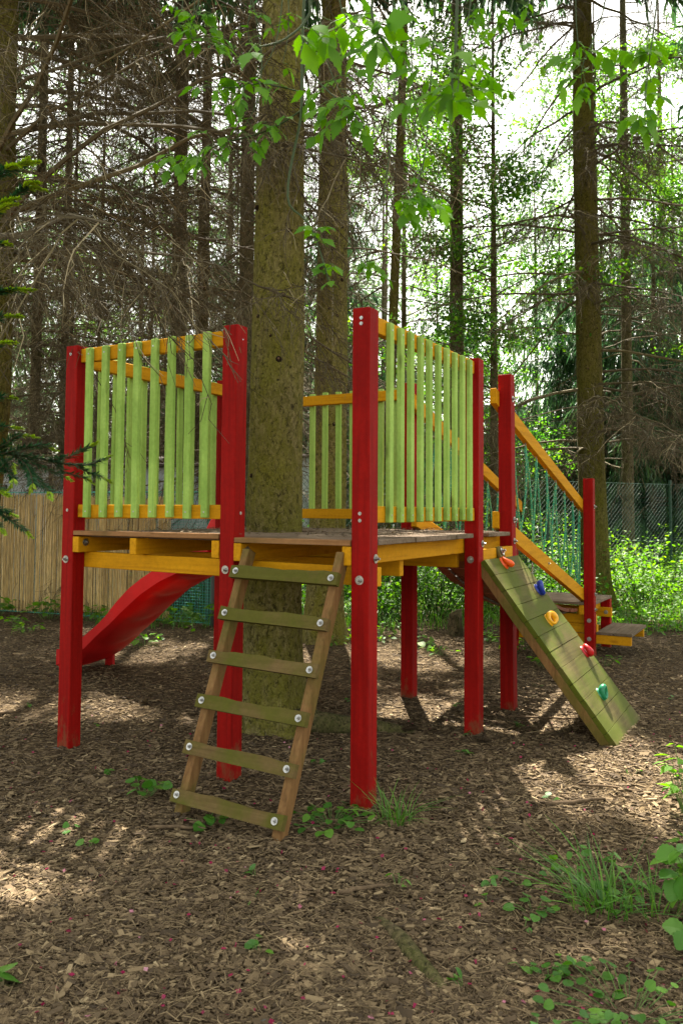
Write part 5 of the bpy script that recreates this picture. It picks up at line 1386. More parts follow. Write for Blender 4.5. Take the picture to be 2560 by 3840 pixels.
mpl = thing('maple_tree', 'ash-leaved maple overhanging the play area with bright green drooping leaves at the top', 'tree', (*at(3.1, 1.4), 0))
r = np.random.default_rng(801)
tk = spline([site(3.1, 1.4, -.2), site(3.05, 1.45, 1.2), site(2.9, 1.7, 2.6), site(2.6, 2.1, 3.6), site(1.9, 2.5, 4.2), site(.8, 2.8, 4.3), site(-.4, 3.0, 4.1)], 40)
mb = MB(); tubes(mb, tk[None], np.linspace(.10, .018, 40)[None], 12); part('trunk', mb, B_DARK, mpl, True)
stems, nodes = MB(), []
MAP_TWIGS = [([(-0.099, 2.9, 3.803), (-0.145, 2.9, 3.247), (-0.153, 2.9, 2.999), (-0.155, 2.9, 2.783), (-0.173, 2.9, 2.675), (-0.198, 2.9, 2.535), (-0.195, 2.9, 2.443), (-0.145, 2.9, 2.396), (-0.109, 2.85, 2.333), (-0.066, 2.8, 2.196), (-0.051, 2.8, 2.136)], 0.006, [(-0.097, 2.85, 2.333), (-0.128, 2.85, 2.345), (-0.058, 2.8, 2.33), (-0.073, 2.8, 2.285), (-0.028, 2.75, 2.176), (-0.084, 2.8, 2.181), (-0.043, 2.75, 2.122), (-0.073, 2.8, 2.196)]), ([(-0.155, 2.9, 2.791), (-0.224, 2.92, 2.754), (-0.289, 2.95, 2.737), (-0.366, 3.0, 2.737), (-0.462, 3.05, 2.736), (-0.552, 3.1, 2.717), (-0.635, 3.1, 2.687), (-0.729, 3.15, 2.702)], 0.0035, [(-0.254, 2.9, 2.729), (-0.221, 2.88, 2.758), (-0.3, 2.9, 2.749), (-0.369, 2.9, 2.767), (-0.422, 3, 2.781), (-0.446, 3, 2.737), (-0.527, 3.05, 2.719), (-0.535, 3.05, 2.654), (-0.576, 3.05, 2.687), (-0.626, 3.1, 2.659), (-0.668, 3.1, 2.701), (-0.676, 3.1, 2.654), (-0.754, 3.15, 2.702), (-0.235, 2.9, 2.706), (-0.289, 2.95, 2.713)]), ([(-0.155, 2.9, 2.86), (-0.223, 2.9, 2.876), (-0.305, 2.95, 2.918), (-0.39, 3, 2.929), (-0.47, 3, 2.932), (-0.559, 3.05, 2.952)], 0.003, [(-0.238, 2.9, 2.891), (-0.286, 2.92, 2.871), (-0.321, 2.95, 2.934), (-0.406, 3, 2.953), (-0.446, 3, 2.929), (-0.486, 3, 2.953), (-0.576, 3.05, 2.955), (-0.422, 3, 2.841), (-0.39, 3, 2.873)]), ([(-0.153, 2.9, 2.984), (-0.099, 2.9, 2.906), (-0.036, 2.85, 2.819), (0.024, 2.8, 2.748), (0.069, 2.8, 2.681)], 0.0035, [(-0.097, 2.85, 2.834), (-0.059, 2.85, 2.781), (-0.021, 2.82, 2.796), (0.039, 2.8, 2.718), (-0.082, 2.85, 2.735), (-0.07, 2.85, 2.69), (-0.13, 2.9, 2.821), (-0.013, 2.8, 2.711), (0.076, 2.8, 2.658)]), ([(-0.134, 1.75, 2.667), (-0.078, 1.75, 2.471), (-0.088, 1.75, 2.415), (-0.132, 1.72, 2.356), (-0.176, 1.7, 2.33)], 0.004, [(-0.201, 1.68, 2.305, 1.15), (-0.036, 1.75, 2.364, 1.15), (-0.088, 1.75, 2.369, 1.0), (0.015, 1.8, 2.408, 1.1)]), ([(0.069, 1.7, 2.638), (0.06, 1.7, 2.457), (0.06, 1.7, 2.394), (0.078, 1.7, 2.348), (0.102, 1.65, 2.275)], 0.004, [(0.042, 1.7, 2.376, 1.15), (0.086, 1.68, 2.372, 1.15), (0.069, 1.7, 2.339, 1.1), (0.124, 1.65, 2.31, 1.1), (0.029, 1.75, 2.346, 1.0), (-0.022, 1.75, 2.397, 1.1)]), ([(0.243, 1.65, 2.6), (0.234, 1.65, 2.407), (0.23, 1.65, 2.301), (0.223, 1.65, 2.24), (0.221, 1.62, 2.18)], 0.004, [(0.218, 1.6, 2.165, 1.15), (0.187, 1.62, 2.176, 1.15), (0.278, 1.6, 2.157, 1.1), (0.165, 1.62, 2.184, 1.0), (0.137, 1.65, 2.257, 1.0), (0.265, 1.6, 2.238, 1.0), (0.155, 1.65, 2.319, 1.0), (0.235, 1.6, 2.264, 1.0), (0.122, 1.62, 2.167, 0.9)]), ([(0.289, 2.4, 3.174), (0.276, 2.4, 2.867), (0.257, 2.4, 2.585), (0.244, 2.4, 2.419), (0.225, 2.4, 2.329), (0.2, 2.4, 2.278)], 0.003, [(0.168, 2.4, 2.288, 0.9), (0.206, 2.4, 2.272, 0.9), (0.257, 2.4, 2.265, 0.9), (0.289, 2.4, 2.246, 0.8), (0.219, 2.4, 2.208, 0.9), (0.18, 2.4, 2.227, 0.9), (0.225, 2.4, 2.297, 0.8)]), ([(0.143, 2.8, 3.39), (0.181, 2.8, 3.002), (0.173, 2.8, 2.718), (0.143, 2.8, 2.464), (0.099, 2.8, 2.255), (0.076, 2.8, 2.196)], 0.003, [(0.054, 2.8, 2.196, 0.9), (0.091, 2.8, 2.203, 0.9), (0.128, 2.8, 2.181, 0.8), (0.151, 2.8, 2.151, 0.8), (0.099, 2.8, 2.166, 0.8)]), ([(0.881, 2.6, 3.326), (0.854, 2.6, 3.022), (0.812, 2.6, 2.883), (0.778, 2.6, 2.8), (0.771, 2.6, 2.717)], 0.003, [(0.715, 2.6, 2.834, 1.1), (0.757, 2.6, 2.848, 1.1), (0.784, 2.6, 2.786, 1.0), (0.764, 2.6, 2.703, 1.0), (0.784, 2.6, 2.71), (0.743, 2.6, 2.758), (0.895, 2.6, 2.848), (0.847, 2.6, 2.827)]), ([(0.927, 2.3, 3.097), (0.902, 2.3, 2.803), (0.878, 2.3, 2.631), (0.866, 2.3, 2.509)], 0.003, [(0.853, 2.3, 2.656), (0.817, 2.3, 2.668), (0.902, 2.3, 2.668), (0.847, 2.3, 2.466), (0.89, 2.3, 2.453), (0.866, 2.3, 2.435), (0.817, 2.3, 2.472), (0.927, 2.3, 2.533)]), ([(-0.502, 3.0, 3.536), (-0.55, 3.0, 3.264), (-0.566, 3.0, 3.184), (-0.574, 3.0, 3.104)], 0.003, [(-0.582, 3, 3.2), (-0.542, 3, 3.168), (-0.606, 3, 3.144), (-0.566, 3, 3.112), (-0.598, 3, 3.096), (-0.518, 3, 3.204), (-0.486, 3, 3.152)]), ([(0.577, 2.6, 3.313), (0.549, 2.6, 3.008), (0.507, 2.6, 2.925)], 0.003, [(0.521, 2.6, 2.938, 0.9), (0.48, 2.6, 2.918, 0.9), (0.556, 2.6, 2.952, 0.9)]), ([(-0.392, 3.0, 3.632), (-0.355, 3.0, 3.28), (-0.364, 3.0, 3.172), (-0.358, 3.0, 3.104)], 0.0025, [(-0.336, 2.95, 3.195, 0.6039503974664622), (-0.303, 2.97, 3.193, 0.8986934506531389), (-0.362, 3.0, 3.16, 0.7917204421632486), (-0.418, 3.04, 3.167, 0.7569543631149904), (-0.338, 2.94, 3.063, 0.8596581710936837)]), ([(-0.242, 3.1, 3.709), (-0.22, 3.1, 3.345), (-0.219, 3.1, 3.2), (-0.238, 3.1, 3.081)], 0.0025, [(-0.203, 3.09, 3.271, 0.8402726312955685), (-0.25, 3.15, 3.26, 0.6292362929192632), (-0.301, 3.16, 3.248, 0.7308485599882288), (-0.212, 3.14, 3.071, 0.8972968934606446)]), ([(0.032, 3.0, 3.632), (-0.017, 3.0, 3.28), (0.027, 3.0, 3.12), (0.01, 3.0, 2.977)], 0.0025, [(0.081, 3.01, 3.222, 0.8141451060522598), (-0.035, 3.01, 3.171, 0.6854872385958616), (-0.059, 3.06, 3.145, 0.6265554279329185), (0.055, 2.96, 3.048, 0.6881673740457186), (0.05, 2.95, 2.97, 0.7843597585595425), (-0.06, 2.98, 2.941, 0.8642715921742075)]), ([(0.146, 2.9, 3.556), (0.087, 2.9, 3.216), (0.11, 2.9, 3.036), (0.087, 2.9, 2.86)], 0.0025, [(0.059, 2.91, 3.193, 0.6094133286525953), (0.042, 2.91, 3.116, 0.6468596973040694), (0.019, 2.88, 3.013, 0.8875978279225365), (0.145, 2.9, 2.976, 0.7560218953777692), (0.108, 2.91, 2.91, 0.7860378406335786), (0.152, 2.89, 2.84, 0.8160933756432416)]), ([(0.187, 2.8, 3.479), (0.203, 2.8, 3.151), (0.239, 2.8, 3.026), (0.218, 2.8, 2.927)], 0.0025, [(0.216, 2.74, 3.067, 0.7245631031411646), (0.231, 2.81, 3.093, 0.7896541605888346), (0.155, 2.8, 3.022, 0.8037844194114325), (0.199, 2.83, 2.999, 0.6066547406972429), (0.158, 2.86, 2.977, 0.675336683455041), (0.21, 2.78, 2.897, 0.709186526801987)]), ([(0.289, 2.7, 3.403), (0.301, 2.7, 3.086), (0.315, 2.7, 2.839), (0.311, 2.7, 2.554)], 0.0025, [(0.287, 2.73, 3.068, 0.608076361502799), (0.318, 2.68, 2.921, 0.6667613528379572), (0.348, 2.66, 2.83, 0.7305702961598463), (0.336, 2.68, 2.743, 0.7001260951346026), (0.363, 2.74, 2.663, 0.6507852697669305), (0.293, 2.75, 2.555, 0.7353306552855667)]), ([(0.466, 2.7, 3.403), (0.471, 2.7, 3.086), (0.499, 2.7, 2.931), (0.498, 2.7, 2.784)], 0.0025, [(0.462, 2.74, 3.058, 0.6550758939915767), (0.47, 2.72, 2.988, 0.8418773523405165), (0.472, 2.68, 2.932, 0.8381585773452495), (0.465, 2.69, 2.879, 0.7259313551373756), (0.478, 2.66, 2.787, 0.6013985383749437), (0.571, 2.76, 2.787, 0.7303056938026953)]), ([(0.513, 2.9, 3.556), (0.491, 2.9, 3.216), (0.445, 2.9, 3.117), (0.458, 2.9, 3.061)], 0.0025, [(0.497, 2.92, 3.169, 0.755704492993726), (0.421, 2.87, 3.13, 0.6204202872320587), (0.477, 2.94, 3.151, 0.6135230430256079), (0.527, 2.95, 3.119, 0.8689701494952146), (0.506, 2.84, 3.033, 0.8235894801932885), (0.412, 2.92, 3.065, 0.7574892406247474)]), ([(-0.679, 3.1, 3.709), (-0.631, 3.1, 3.345), (-0.662, 3.1, 3.253), (-0.668, 3.1, 3.213)], 0.0025, [(-0.702, 3.14, 3.333, 0.743159249003719), (-0.616, 3.06, 3.259, 0.7603911121658331), (-0.624, 3.14, 3.291, 0.8765299533820896), (-0.607, 3.04, 3.187, 0.7885821630900248), (-0.605, 3.07, 3.217, 0.68057583336105), (-0.663, 3.1, 3.197, 0.8329492982168333)]), ([(0.636, 2.8, 3.479), (0.662, 2.8, 3.151), (0.679, 2.8, 3.02), (0.696, 2.8, 2.912)], 0.0025, [(0.655, 2.86, 3.158, 0.856334680421768), (0.631, 2.78, 3.051, 0.6943739400918226), (0.677, 2.81, 3.024, 0.7082503756841952), (0.641, 2.75, 2.96, 0.7666577830988666), (0.713, 2.75, 2.914, 0.653566843367282), (0.686, 2.83, 2.912, 0.714079404555283)]), ([(-0.358, 3.0, 3.312), (-0.31, 3.0, 3.025), (-0.358, 3.0, 2.801), (-0.511, 3.05, 2.727), (-0.668, 3.1, 2.684)], 0.0024, [(-0.592, 2.95, 2.585, 0.96), (-0.686, 3.12, 2.795, 0.81), (-0.439, 3.01, 2.705, 0.9), (-0.604, 2.94, 2.605, 0.82), (-0.686, 3.0, 2.736, 1.02), (-0.537, 2.97, 2.75, 1.05), (-0.668, 3.0, 2.669, 0.95), (-0.562, 3.02, 2.666, 0.94), (-0.328, 2.95, 2.655, 0.77), (-0.311, 2.96, 2.676, 1.03), (-0.477, 3.1, 2.693, 0.84), (-0.542, 2.95, 2.6, 0.98), (-0.668, 3.06, 2.684, 1.03)]), ([(-0.223, 2.9, 3.247), (-0.254, 2.9, 3.03), (-0.352, 2.95, 2.918), (-0.486, 3.0, 2.929)], 0.0024, [(-0.27, 2.89, 2.839, 0.79), (-0.364, 2.86, 2.825, 0.98), (-0.374, 2.89, 2.81, 0.81), (-0.529, 2.9, 2.871, 0.86), (-0.434, 3.03, 2.857, 0.79), (-0.421, 2.98, 2.941, 0.99), (-0.471, 2.91, 2.809, 0.75), (-0.294, 2.88, 2.861, 0.86), (-0.466, 2.94, 2.879, 0.85)]), ([(-0.096, 2.8, 3.181), (-0.066, 2.8, 2.942), (-0.006, 2.8, 2.793), (0.054, 2.8, 2.673)], 0.0024, [(-0.008, 2.74, 2.75, 0.78), (-0.116, 2.79, 2.732, 0.99), (-0.028, 2.92, 2.756, 0.77), (-0.136, 2.8, 2.809, 0.92), (0.027, 2.91, 2.827, 0.75), (0.048, 2.9, 2.846, 0.76), (0.079, 2.92, 2.747, 0.92), (-0.101, 2.81, 2.653, 0.78), (-0.005, 2.81, 2.748, 0.8)]), ([(-0.028, 2.2, 2.95), (-0.016, 2.2, 2.763), (0.019, 2.2, 2.692), (0.089, 2.2, 2.657)], 0.0024, [(-0.077, 2.19, 2.64, 0.84), (0.008, 2.24, 2.651, 0.94), (-0.004, 2.15, 2.643, 0.86), (0.01, 2.25, 2.74, 1.01), (0.054, 2.17, 2.707, 0.93), (-0.087, 2.25, 2.62, 0.95), (0.078, 2.15, 2.666, 0.96), (0.086, 2.1, 2.578, 0.98), (0.14, 2.29, 2.673, 1.09)]), ([(0.225, 2.4, 3.097), (0.212, 2.4, 2.892), (0.187, 2.4, 2.764), (0.148, 2.4, 2.636)], 0.0024, [(0.151, 2.41, 2.737, 1.04), (0.181, 2.47, 2.586, 0.93), (0.227, 2.46, 2.574, 0.87), (0.259, 2.37, 2.745, 1.04), (0.257, 2.36, 2.703, 0.95), (0.27, 2.49, 2.669, 0.98), (0.254, 2.37, 2.63, 0.91), (0.203, 2.47, 2.704, 0.87)]), ([(0.337, 2.0, 2.804), (0.316, 2.0, 2.612), (0.294, 2.0, 2.484), (0.284, 2.0, 2.388)], 0.0024, [(0.198, 1.95, 2.336, 0.9), (0.209, 1.95, 2.32, 0.87), (0.359, 1.96, 2.374, 1.02), (0.293, 2.09, 2.473, 1.0), (0.366, 2.06, 2.476, 0.95), (0.384, 2.06, 2.452, 1.0), (0.282, 2.06, 2.401, 1.05)]), ([(-0.566, 3.0, 3.536), (-0.566, 3.0, 3.248), (-0.582, 3.0, 3.12)], 0.0024, [(-0.429, 2.93, 3.05, 0.85), (-0.491, 2.99, 3.205, 0.92), (-0.431, 2.92, 3.022, 0.85), (-0.447, 2.96, 3.093, 0.71), (-0.445, 3.03, 3.098, 0.79), (-0.467, 3.04, 3.114, 0.85)]), ([(0.728, 2.5, 3.17), (0.728, 2.5, 2.903), (0.741, 2.5, 2.744)], 0.0024, [(0.703, 2.47, 2.739, 0.93), (0.765, 2.54, 2.815, 0.94), (0.674, 2.48, 2.75, 0.96), (0.786, 2.44, 2.759, 0.92), (0.662, 2.42, 2.629, 0.86), (0.778, 2.57, 2.708, 0.99)]), ([(0.89, 2.4, 3.097), (0.916, 2.4, 2.841), (0.903, 2.4, 2.585)], 0.0024, [(0.889, 2.45, 2.516, 0.9), (0.952, 2.5, 2.524, 0.99), (0.831, 2.38, 2.654, 0.83), (0.981, 2.48, 2.791, 0.92), (0.957, 2.49, 2.684, 0.92)]), ([(0.208, 2.5, 2.824), (0.221, 2.5, 2.57), (0.235, 2.5, 2.37)], 0.0024, [(0.325, 2.54, 2.272, 1.0), (0.246, 2.57, 2.336, 0.91), (0.203, 2.5, 2.279, 0.83), (0.32, 2.59, 2.333, 0.91)])]
for pts, rad, nlist in MAP_TWIGS:
    P = spline([site(*p) for p in pts], 26)
    tubes(stems, P[None], np.linspace(rad, rad * .45, 26)[None], 6, tint=.35)
    for nd_ in nlist:
        nodes.append((P, site(*nd_[:3]), nd_[3] if len(nd_) > 3 else 1.0))
lf = MB()
for P, q_, sc in nodes:
    k = np.argmin(np.linalg.norm(P - q_, axis=1)); b = P[k]
    dv = q_ - b; L_ = np.linalg.norm(dv)
    if L_ > .22: b = q_ - dv / L_ * .22
    pet = np.stack([b, (b + q_) / 2 + [0, 0, .012], q_]); tubes(stems, pet[None], np.full((1, 3), .0013), 4, tint=.9)
    out_d = unit(dv + r.normal(0, .01, 3) + 1e-4); out_d[2] = min(out_d[2], .1); out_d = unit(out_d)
    sd = unit(np.cross(out_d, [0, 0, 1.])); nl = r.choice([3, 3, 5]); nn = unit(np.array([0, 0, 1.]) + r.normal(0, .3, 3) - FW * .25)
    B_, D_, L2 = [q_], [unit(out_d + np.array([0, 0, -.65]) + r.normal(0, .15, 3))], [.068 * sc * r.uniform(.65, 1.2)]
    for s_ in ([1, -1] if nl == 3 else [1, -1, 1, -1]):
        back = .018 if len(B_) < 3 else .05
        B_.append(q_ - out_d * back); D_.append(unit(out_d * .45 + sd * s_ * r.uniform(.6, 1) + np.array([0, 0, -.4 * r.uniform(.4, 1.5)]))); L2.append(.054 * sc * r.uniform(.75, 1.1))
    put_leaves(lf, ASH, np.array(B_), np.array(D_), np.repeat(nn[None], len(B_), 0), np.array(L2), r.uniform(.25, 1, len(B_)))
part('twigs', stems, M_STEM, mpl, True); part('leaves', lf, M_MAPLE, mpl, True)

# fir with lime tips at the left edge
fir = thing('fir_tree', 'young dark green fir with lime-green new tips reaching in from the left edge', 'tree', (*at(-1.95, 2.7), 0))
mb = MB(); tubes(mb, np.stack([site(-1.95, 2.7, -.1), site(-1.95, 2.72, 1.2), site(-1.94, 2.74, 2.2), site(-1.93, 2.75, 3.0)])[None], np.array([[.045, .036, .022, .006]]), 10); part('trunk', mb, B_DARK, fir, True)
nb_, wd = MB(), MB()


def shoot(pts, rad=.003, tipl=.05, nl=.033, dens=1250, lime=True):
    P = spline([site(*p) for p in pts], 14); tubes(wd, P[None], np.linspace(rad, rad * .5, 14)[None], 5, tint=.2)
    seg = np.linalg.norm(np.diff(P, axis=0), axis=1); L_ = seg.sum(); n = max(24, int(L_ * dens)); cum_ = np.concatenate([[0], np.cumsum(seg)]) / L_; ta = np.sort(r.uniform(0.02, 1, n)); t = np.interp(ta, cum_, np.linspace(0, 1, 14)); b, d = along(P[None], np.zeros(n, int), t)
    sd = unit(np.cross(d, [0, 0, 1.])); up = np.cross(sd, d); s_ = r.choice([-1, 1], n)
    left = (1 - ta) * L_; lm = (left < tipl * 1.15) & lime
    D = unit(d * np.where(lm, 1.0, .75)[:, None] + sd * (s_ * r.uniform(.5, 1, n))[:, None] + up * r.normal(.05, .30, n)[:, None])
    l = nl * r.uniform(.75, 1.15, n) * np.where(lm, .75, 1) * np.minimum(1, .5 + left * 12)
    rhombs(nb_, b, D, np.cross(D, up) + r.normal(0, .3, (n, 3)), l, np.full(n, .0044) * np.where(lm, 1.7, 1), np.where(lm, r.uniform(.80, 1, n), r.uniform(0, .6, n)))


FIR_SHOOTS = [([(-1.833, 2.72, 1.591), (-1.237, 2.75, 1.535), (-1.081, 2.8, 1.521), (-0.978, 2.85, 1.5), (-0.903, 2.9, 1.497), (-0.833, 2.95, 1.534)], 0.005, 0.03), ([(-1.017, 2.83, 1.508), (-0.946, 2.8, 1.517), (-0.894, 2.8, 1.539), (-0.839, 2.8, 1.569)], 0.0025, 0.03), ([(-0.939, 2.87, 1.495), (-0.895, 2.9, 1.469), (-0.849, 2.9, 1.453), (-0.822, 2.92, 1.436)], 0.0025, 0.035), ([(-1.081, 2.8, 1.517), (-1.021, 2.8, 1.479), (-0.961, 2.8, 1.457), (-0.924, 2.8, 1.438)], 0.0025, 0.03), ([(-1.11, 2.8, 1.517), (-1.043, 2.78, 1.449), (-0.992, 2.76, 1.404), (-0.976, 2.75, 1.374)], 0.0025, 0.03), ([(-1.125, 2.8, 1.524), (-1.065, 2.76, 1.485), (-1.036, 2.74, 1.432), (-1.04, 2.74, 1.396)], 0.0025, 0.03), ([(-1.153, 2.76, 1.524), (-1.076, 2.75, 1.543), (-1.006, 2.74, 1.552), (-0.962, 2.76, 1.536)], 0.0025, 0.03), ([(-1.183, 2.76, 1.529), (-1.122, 2.72, 1.555), (-1.071, 2.7, 1.582), (-1.006, 2.7, 1.575)], 0.0025, 0.05), ([(-1.168, 2.76, 1.529), (-1.122, 2.72, 1.475), (-1.085, 2.7, 1.438), (-1.1, 2.7, 1.402)], 0.0025, 0.04), ([(-1.237, 2.75, 1.506), (-1.143, 2.7, 1.467), (-1.1, 2.7, 1.503), (-1.078, 2.7, 1.46)], 0.0025, 0.03), ([(-1.002, 2.83, 1.503), (-0.963, 2.85, 1.467), (-0.906, 2.86, 1.452), (-0.87, 2.87, 1.429)], 0.0025, 0.03), ([(-1.789, 2.72, 1.403), (-1.164, 2.65, 1.345), (-1.081, 2.62, 1.317), (-1.017, 2.6, 1.282), (-0.978, 2.6, 1.248)], 0.004, 0.03), ([(-1.136, 2.65, 1.342), (-1.074, 2.62, 1.331), (-1.031, 2.6, 1.314)], 0.0025, 0.03), ([(-1.192, 2.65, 1.352), (-1.1, 2.6, 1.296), (-1.058, 2.58, 1.262)], 0.0025, 0.03), ([(-1.186, 2.7, 1.446), (-1.112, 2.66, 1.401), (-1.068, 2.64, 1.38)], 0.0025, 0.05), ([(-1.83, 2.76, 2.448), (-1.215, 2.7, 2.453), (-1.128, 2.7, 2.475), (-1.071, 2.7, 2.499), (-1.02, 2.7, 2.508)], 0.003, 0.055), ([(-1.128, 2.7, 2.475), (-1.084, 2.68, 2.488), (-1.051, 2.68, 2.513)], 0.002, 0.06), ([(-1.157, 2.7, 2.467), (-1.097, 2.66, 2.476), (-1.069, 2.66, 2.468)], 0.002, 0.06), ([(-1.83, 2.76, 2.36), (-1.186, 2.7, 2.367), (-1.1, 2.7, 2.395), (-1.042, 2.7, 2.417), (-0.999, 2.7, 2.41)], 0.003, 0.055), ([(-1.1, 2.7, 2.395), (-1.049, 2.68, 2.423), (-1.009, 2.68, 2.428)], 0.002, 0.06), ([(-1.186, 2.7, 2.352), (-1.112, 2.66, 2.358), (-1.072, 2.66, 2.366)], 0.002, 0.07), ([(-1.186, 2.7, 2.309), (-1.119, 2.66, 2.337), (-1.076, 2.66, 2.349)], 0.002, 0.07), ([(-1.83, 2.76, 2.213), (-1.186, 2.7, 2.223), (-1.136, 2.7, 2.23), (-1.107, 2.7, 2.223)], 0.003, 0.06), ([(-1.83, 2.76, 2.039), (-1.206, 2.68, 2.045), (-1.126, 2.66, 2.056), (-1.049, 2.66, 2.062)], 0.003, 0.06), ([(-1.83, 2.76, 1.951), (-1.206, 2.68, 1.959), (-1.126, 2.66, 1.971), (-1.049, 2.66, 1.971)], 0.003, 0.06), ([(-1.83, 2.76, 1.86), (-1.206, 2.68, 1.87), (-1.126, 2.66, 1.883), (-1.072, 2.66, 1.885)], 0.003, 0.06), ([(-1.186, 2.7, 2.05), (-1.097, 2.66, 2.056), (-1.012, 2.66, 2.061)], 0.0025, 0.05), ([(-1.83, 2.76, 1.691), (-1.215, 2.7, 1.694), (-1.134, 2.68, 1.709), (-1.07, 2.68, 1.703)], 0.003, 0.04), ([(-1.83, 2.76, 1.588), (-1.215, 2.7, 1.594), (-1.134, 2.68, 1.609), (-1.049, 2.68, 1.603)], 0.003, 0.04)]
for pts, rad, tipl in FIR_SHOOTS:
    shoot(pts, rad, tipl)
part('needles', nb_, M_FIR, fir); part('branches', wd, M_TWIG, fir, True)


def leafy_plant(name, label, x, y, n, rad, h, L, tmpl, seed, cat='plant', group=None, mat=M_WEED, tint=(.1, .95), flat=.5, wd=1.0):
    r = np.random.default_rng(seed); z0 = gz(x, y); t = thing(name, label, cat, (x, y, z0), group)
    a = r.uniform(0, 6.28, n); e = rad * r.uniform(.1, 1, n) ** .6; tip = np.stack([np.cos(a) * e, np.sin(a) * e, h * r.uniform(.35, 1, n) * (1 - .3 * e / rad)], 1)
    base = np.stack([np.cos(a) * e * .35, np.sin(a) * e * .35, np.zeros(n) + .002], 1)
    st = MB(); tubes(st, np.stack([base, base * .4 + tip * .6 + [0, 0, h * .08], tip], 1), np.full((n, 3), .0011 + .0008 * h), 4, tint=r.uniform(.6, 1, n))
    D = unit(np.stack([np.cos(a), np.sin(a), r.normal(-.1, .25, n)], 1) + r.normal(0, .45, (n, 3)) * np.array([1, 1, .3])); U = unit(np.array([0, 0, 1.]) + r.normal(0, flat * .6, (n, 3)))
    mb = MB(); put_leaves(mb, tmpl, tip, D, U, r.uniform(*L, n), r.uniform(*tint, n), wd)
    part_l('leaves', mb, mat, t); part_l('stem', st, M_STEM, t)
    return t


def grass_tuft(label, x, y, n, rad, h, seed, lean=(0, 0), wdt=.0024):
    r = np.random.default_rng(seed); z0 = gz(x, y)
    a = r.uniform(0, 6.28, n); e = rad * .35 * r.random(n) ** .7; b = np.stack([x + np.cos(a) * e, y + np.sin(a) * e, np.full(n, z0)], 1)
    a2 = a + r.normal(0, .7, n); hd = np.stack([np.cos(a2), np.sin(a2), np.zeros(n)], 1); hh = h * r.uniform(.35, 1, n); K = 7; tt = np.linspace(0, 1, K); bend = r.uniform(.2, 1.0, n) * rad
    P = b[:, None] + hd[:, None] * (bend[:, None] * tt[None] ** 1.8)[..., None]; P[..., 2] += hh[:, None] * (tt - r.uniform(.05, .6, n)[:, None] * tt ** 2.4); P[..., 0] += lean[0] * tt ** 2; P[..., 1] += lean[1] * tt ** 2
    P[..., 2] = np.maximum(P[..., 2], z0 + .004)
    mb = MB(); ribbons(mb, P, (wdt * np.array([.7, 1, 1, .95, .8, .55, .1]))[None] * r.uniform(.6, 1.2, (n, 1)), np.stack([-hd[:, 1], hd[:, 0], r.normal(0, .3, n)], 1), tint=r.random(n))
    o = link('grass_tuft', mb.mesh('grass_tuft', M_GRASS)); return tag(o, label, 'grass tuft')


grass_tuft('loose tuft of long grass at the foot of the front red post', .25, -.03, 62, .24, .20, 1)
grass_tuft('large tuft of bright grass at the lower right of the mulch', 1.17, -.36, 80, .30, .27, 2, (-.05, .05), .0027)
grass_tuft('few thin grass blades leaning right of the large tuft', 1.33, -.30, 40, .25, .22, 3)
leafy_plant('ground_ivy', 'round-leaved green ground ivy between the ladder foot and front post', .0, -.16, 46, .17, .07, (.022, .040), ROUND, 11)
leafy_plant('ground_ivy', 'small heart-leaved plant left of the ladder', -.92, -.33, 18, .11, .10, (.025, .048), ROUND, 12)
leafy_plant('ground_ivy', 'low round-leaved plant under the lowest ladder rung', -.47, -.42, 12, .10, .06, (.03, .05), ROUND, 13)
leafy_plant('ground_ivy', 'patch of round leaves spreading at the lower right corner', 1.36, -.92, 62, .24, .07, (.015, .030), ROUND, 14)
leafy_plant('ground_ivy', 'round leaves growing behind the large grass tuft', 1.12, -.15, 34, .20, .07, (.022, .040), ROUND, 15)
leafy_plant('ground_ivy', 'cluster of round leaves left of the large grass tuft', .98, -.50, 11, .08, .05, (.022, .036), ROUND, 16)
leafy_plant('geum_plant', 'tall lobed-leaf green plant at the right edge near the grass', 1.49, -.20, 40, .18, .28, (.035, .068), GEUM, 17, flat=.8)
leafy_plant('geum_plant', 'second lobed-leaf plant low at the right edge', 1.53, -.44, 20, .13, .11, (.03, .06), GEUM, 18)
leafy_plant('seedling', 'bright two-leaved seedling alone on the mulch in front', .515, -.58, 5, .045, .06, (.03, .045), ASH, 19, tint=(.7, 1))
leafy_plant('ground_ivy', 'large green leaf plant cut off at the lower left edge', -.19, -1.70, 4, .06, .06, (.05, .075), ROUND, 20)
leafy_plant('shrub', 'yellow-green shoot of a shrub at the right edge above the lobed plant', 1.33, .72, 40, .13, .36, (.04, .075), ASH, 21, 'shrub', None, M_MAPLE, (.6, 1), .9)
r = np.random.default_rng(77)
for i in range(46):
    f_ = r.uniform(2.2, 6.5); r_ = r.uniform(-.42, .42) * f_; x, y = at(r_, f_)
    if i % 3 == 0: x, y = at(r.uniform(.2, .42) * 2.4, r.uniform(2.15, 3.0))
    leafy_plant('seedling', 'tiny green weed seedling sprouting through the wood chips', x, y, int(r.integers(2, 6)), .035, .035, (.018, .034), ROUND, 900 + i, 'seedling', 'tiny weed seedlings in the wood chips')
for i in range(30):
    f_ = r.uniform(6.8, 9.6); r_ = r.uniform(-.42, .36) * f_; x, y = at(r_, f_)
    if -3.7 < x < -1.9 and 1.3 < y < 2.3: continue
    leafy_plant('weed', 'small leafy green weed on the mulch near the fence and bushes', x, y, int(r.integers(10, 26)), .16, .13, (.04, .075), ROUND if i % 2 else ASH, 960 + i, 'weed', 'small weeds along the back of the mulch', M_UNDER, (.3, 1))
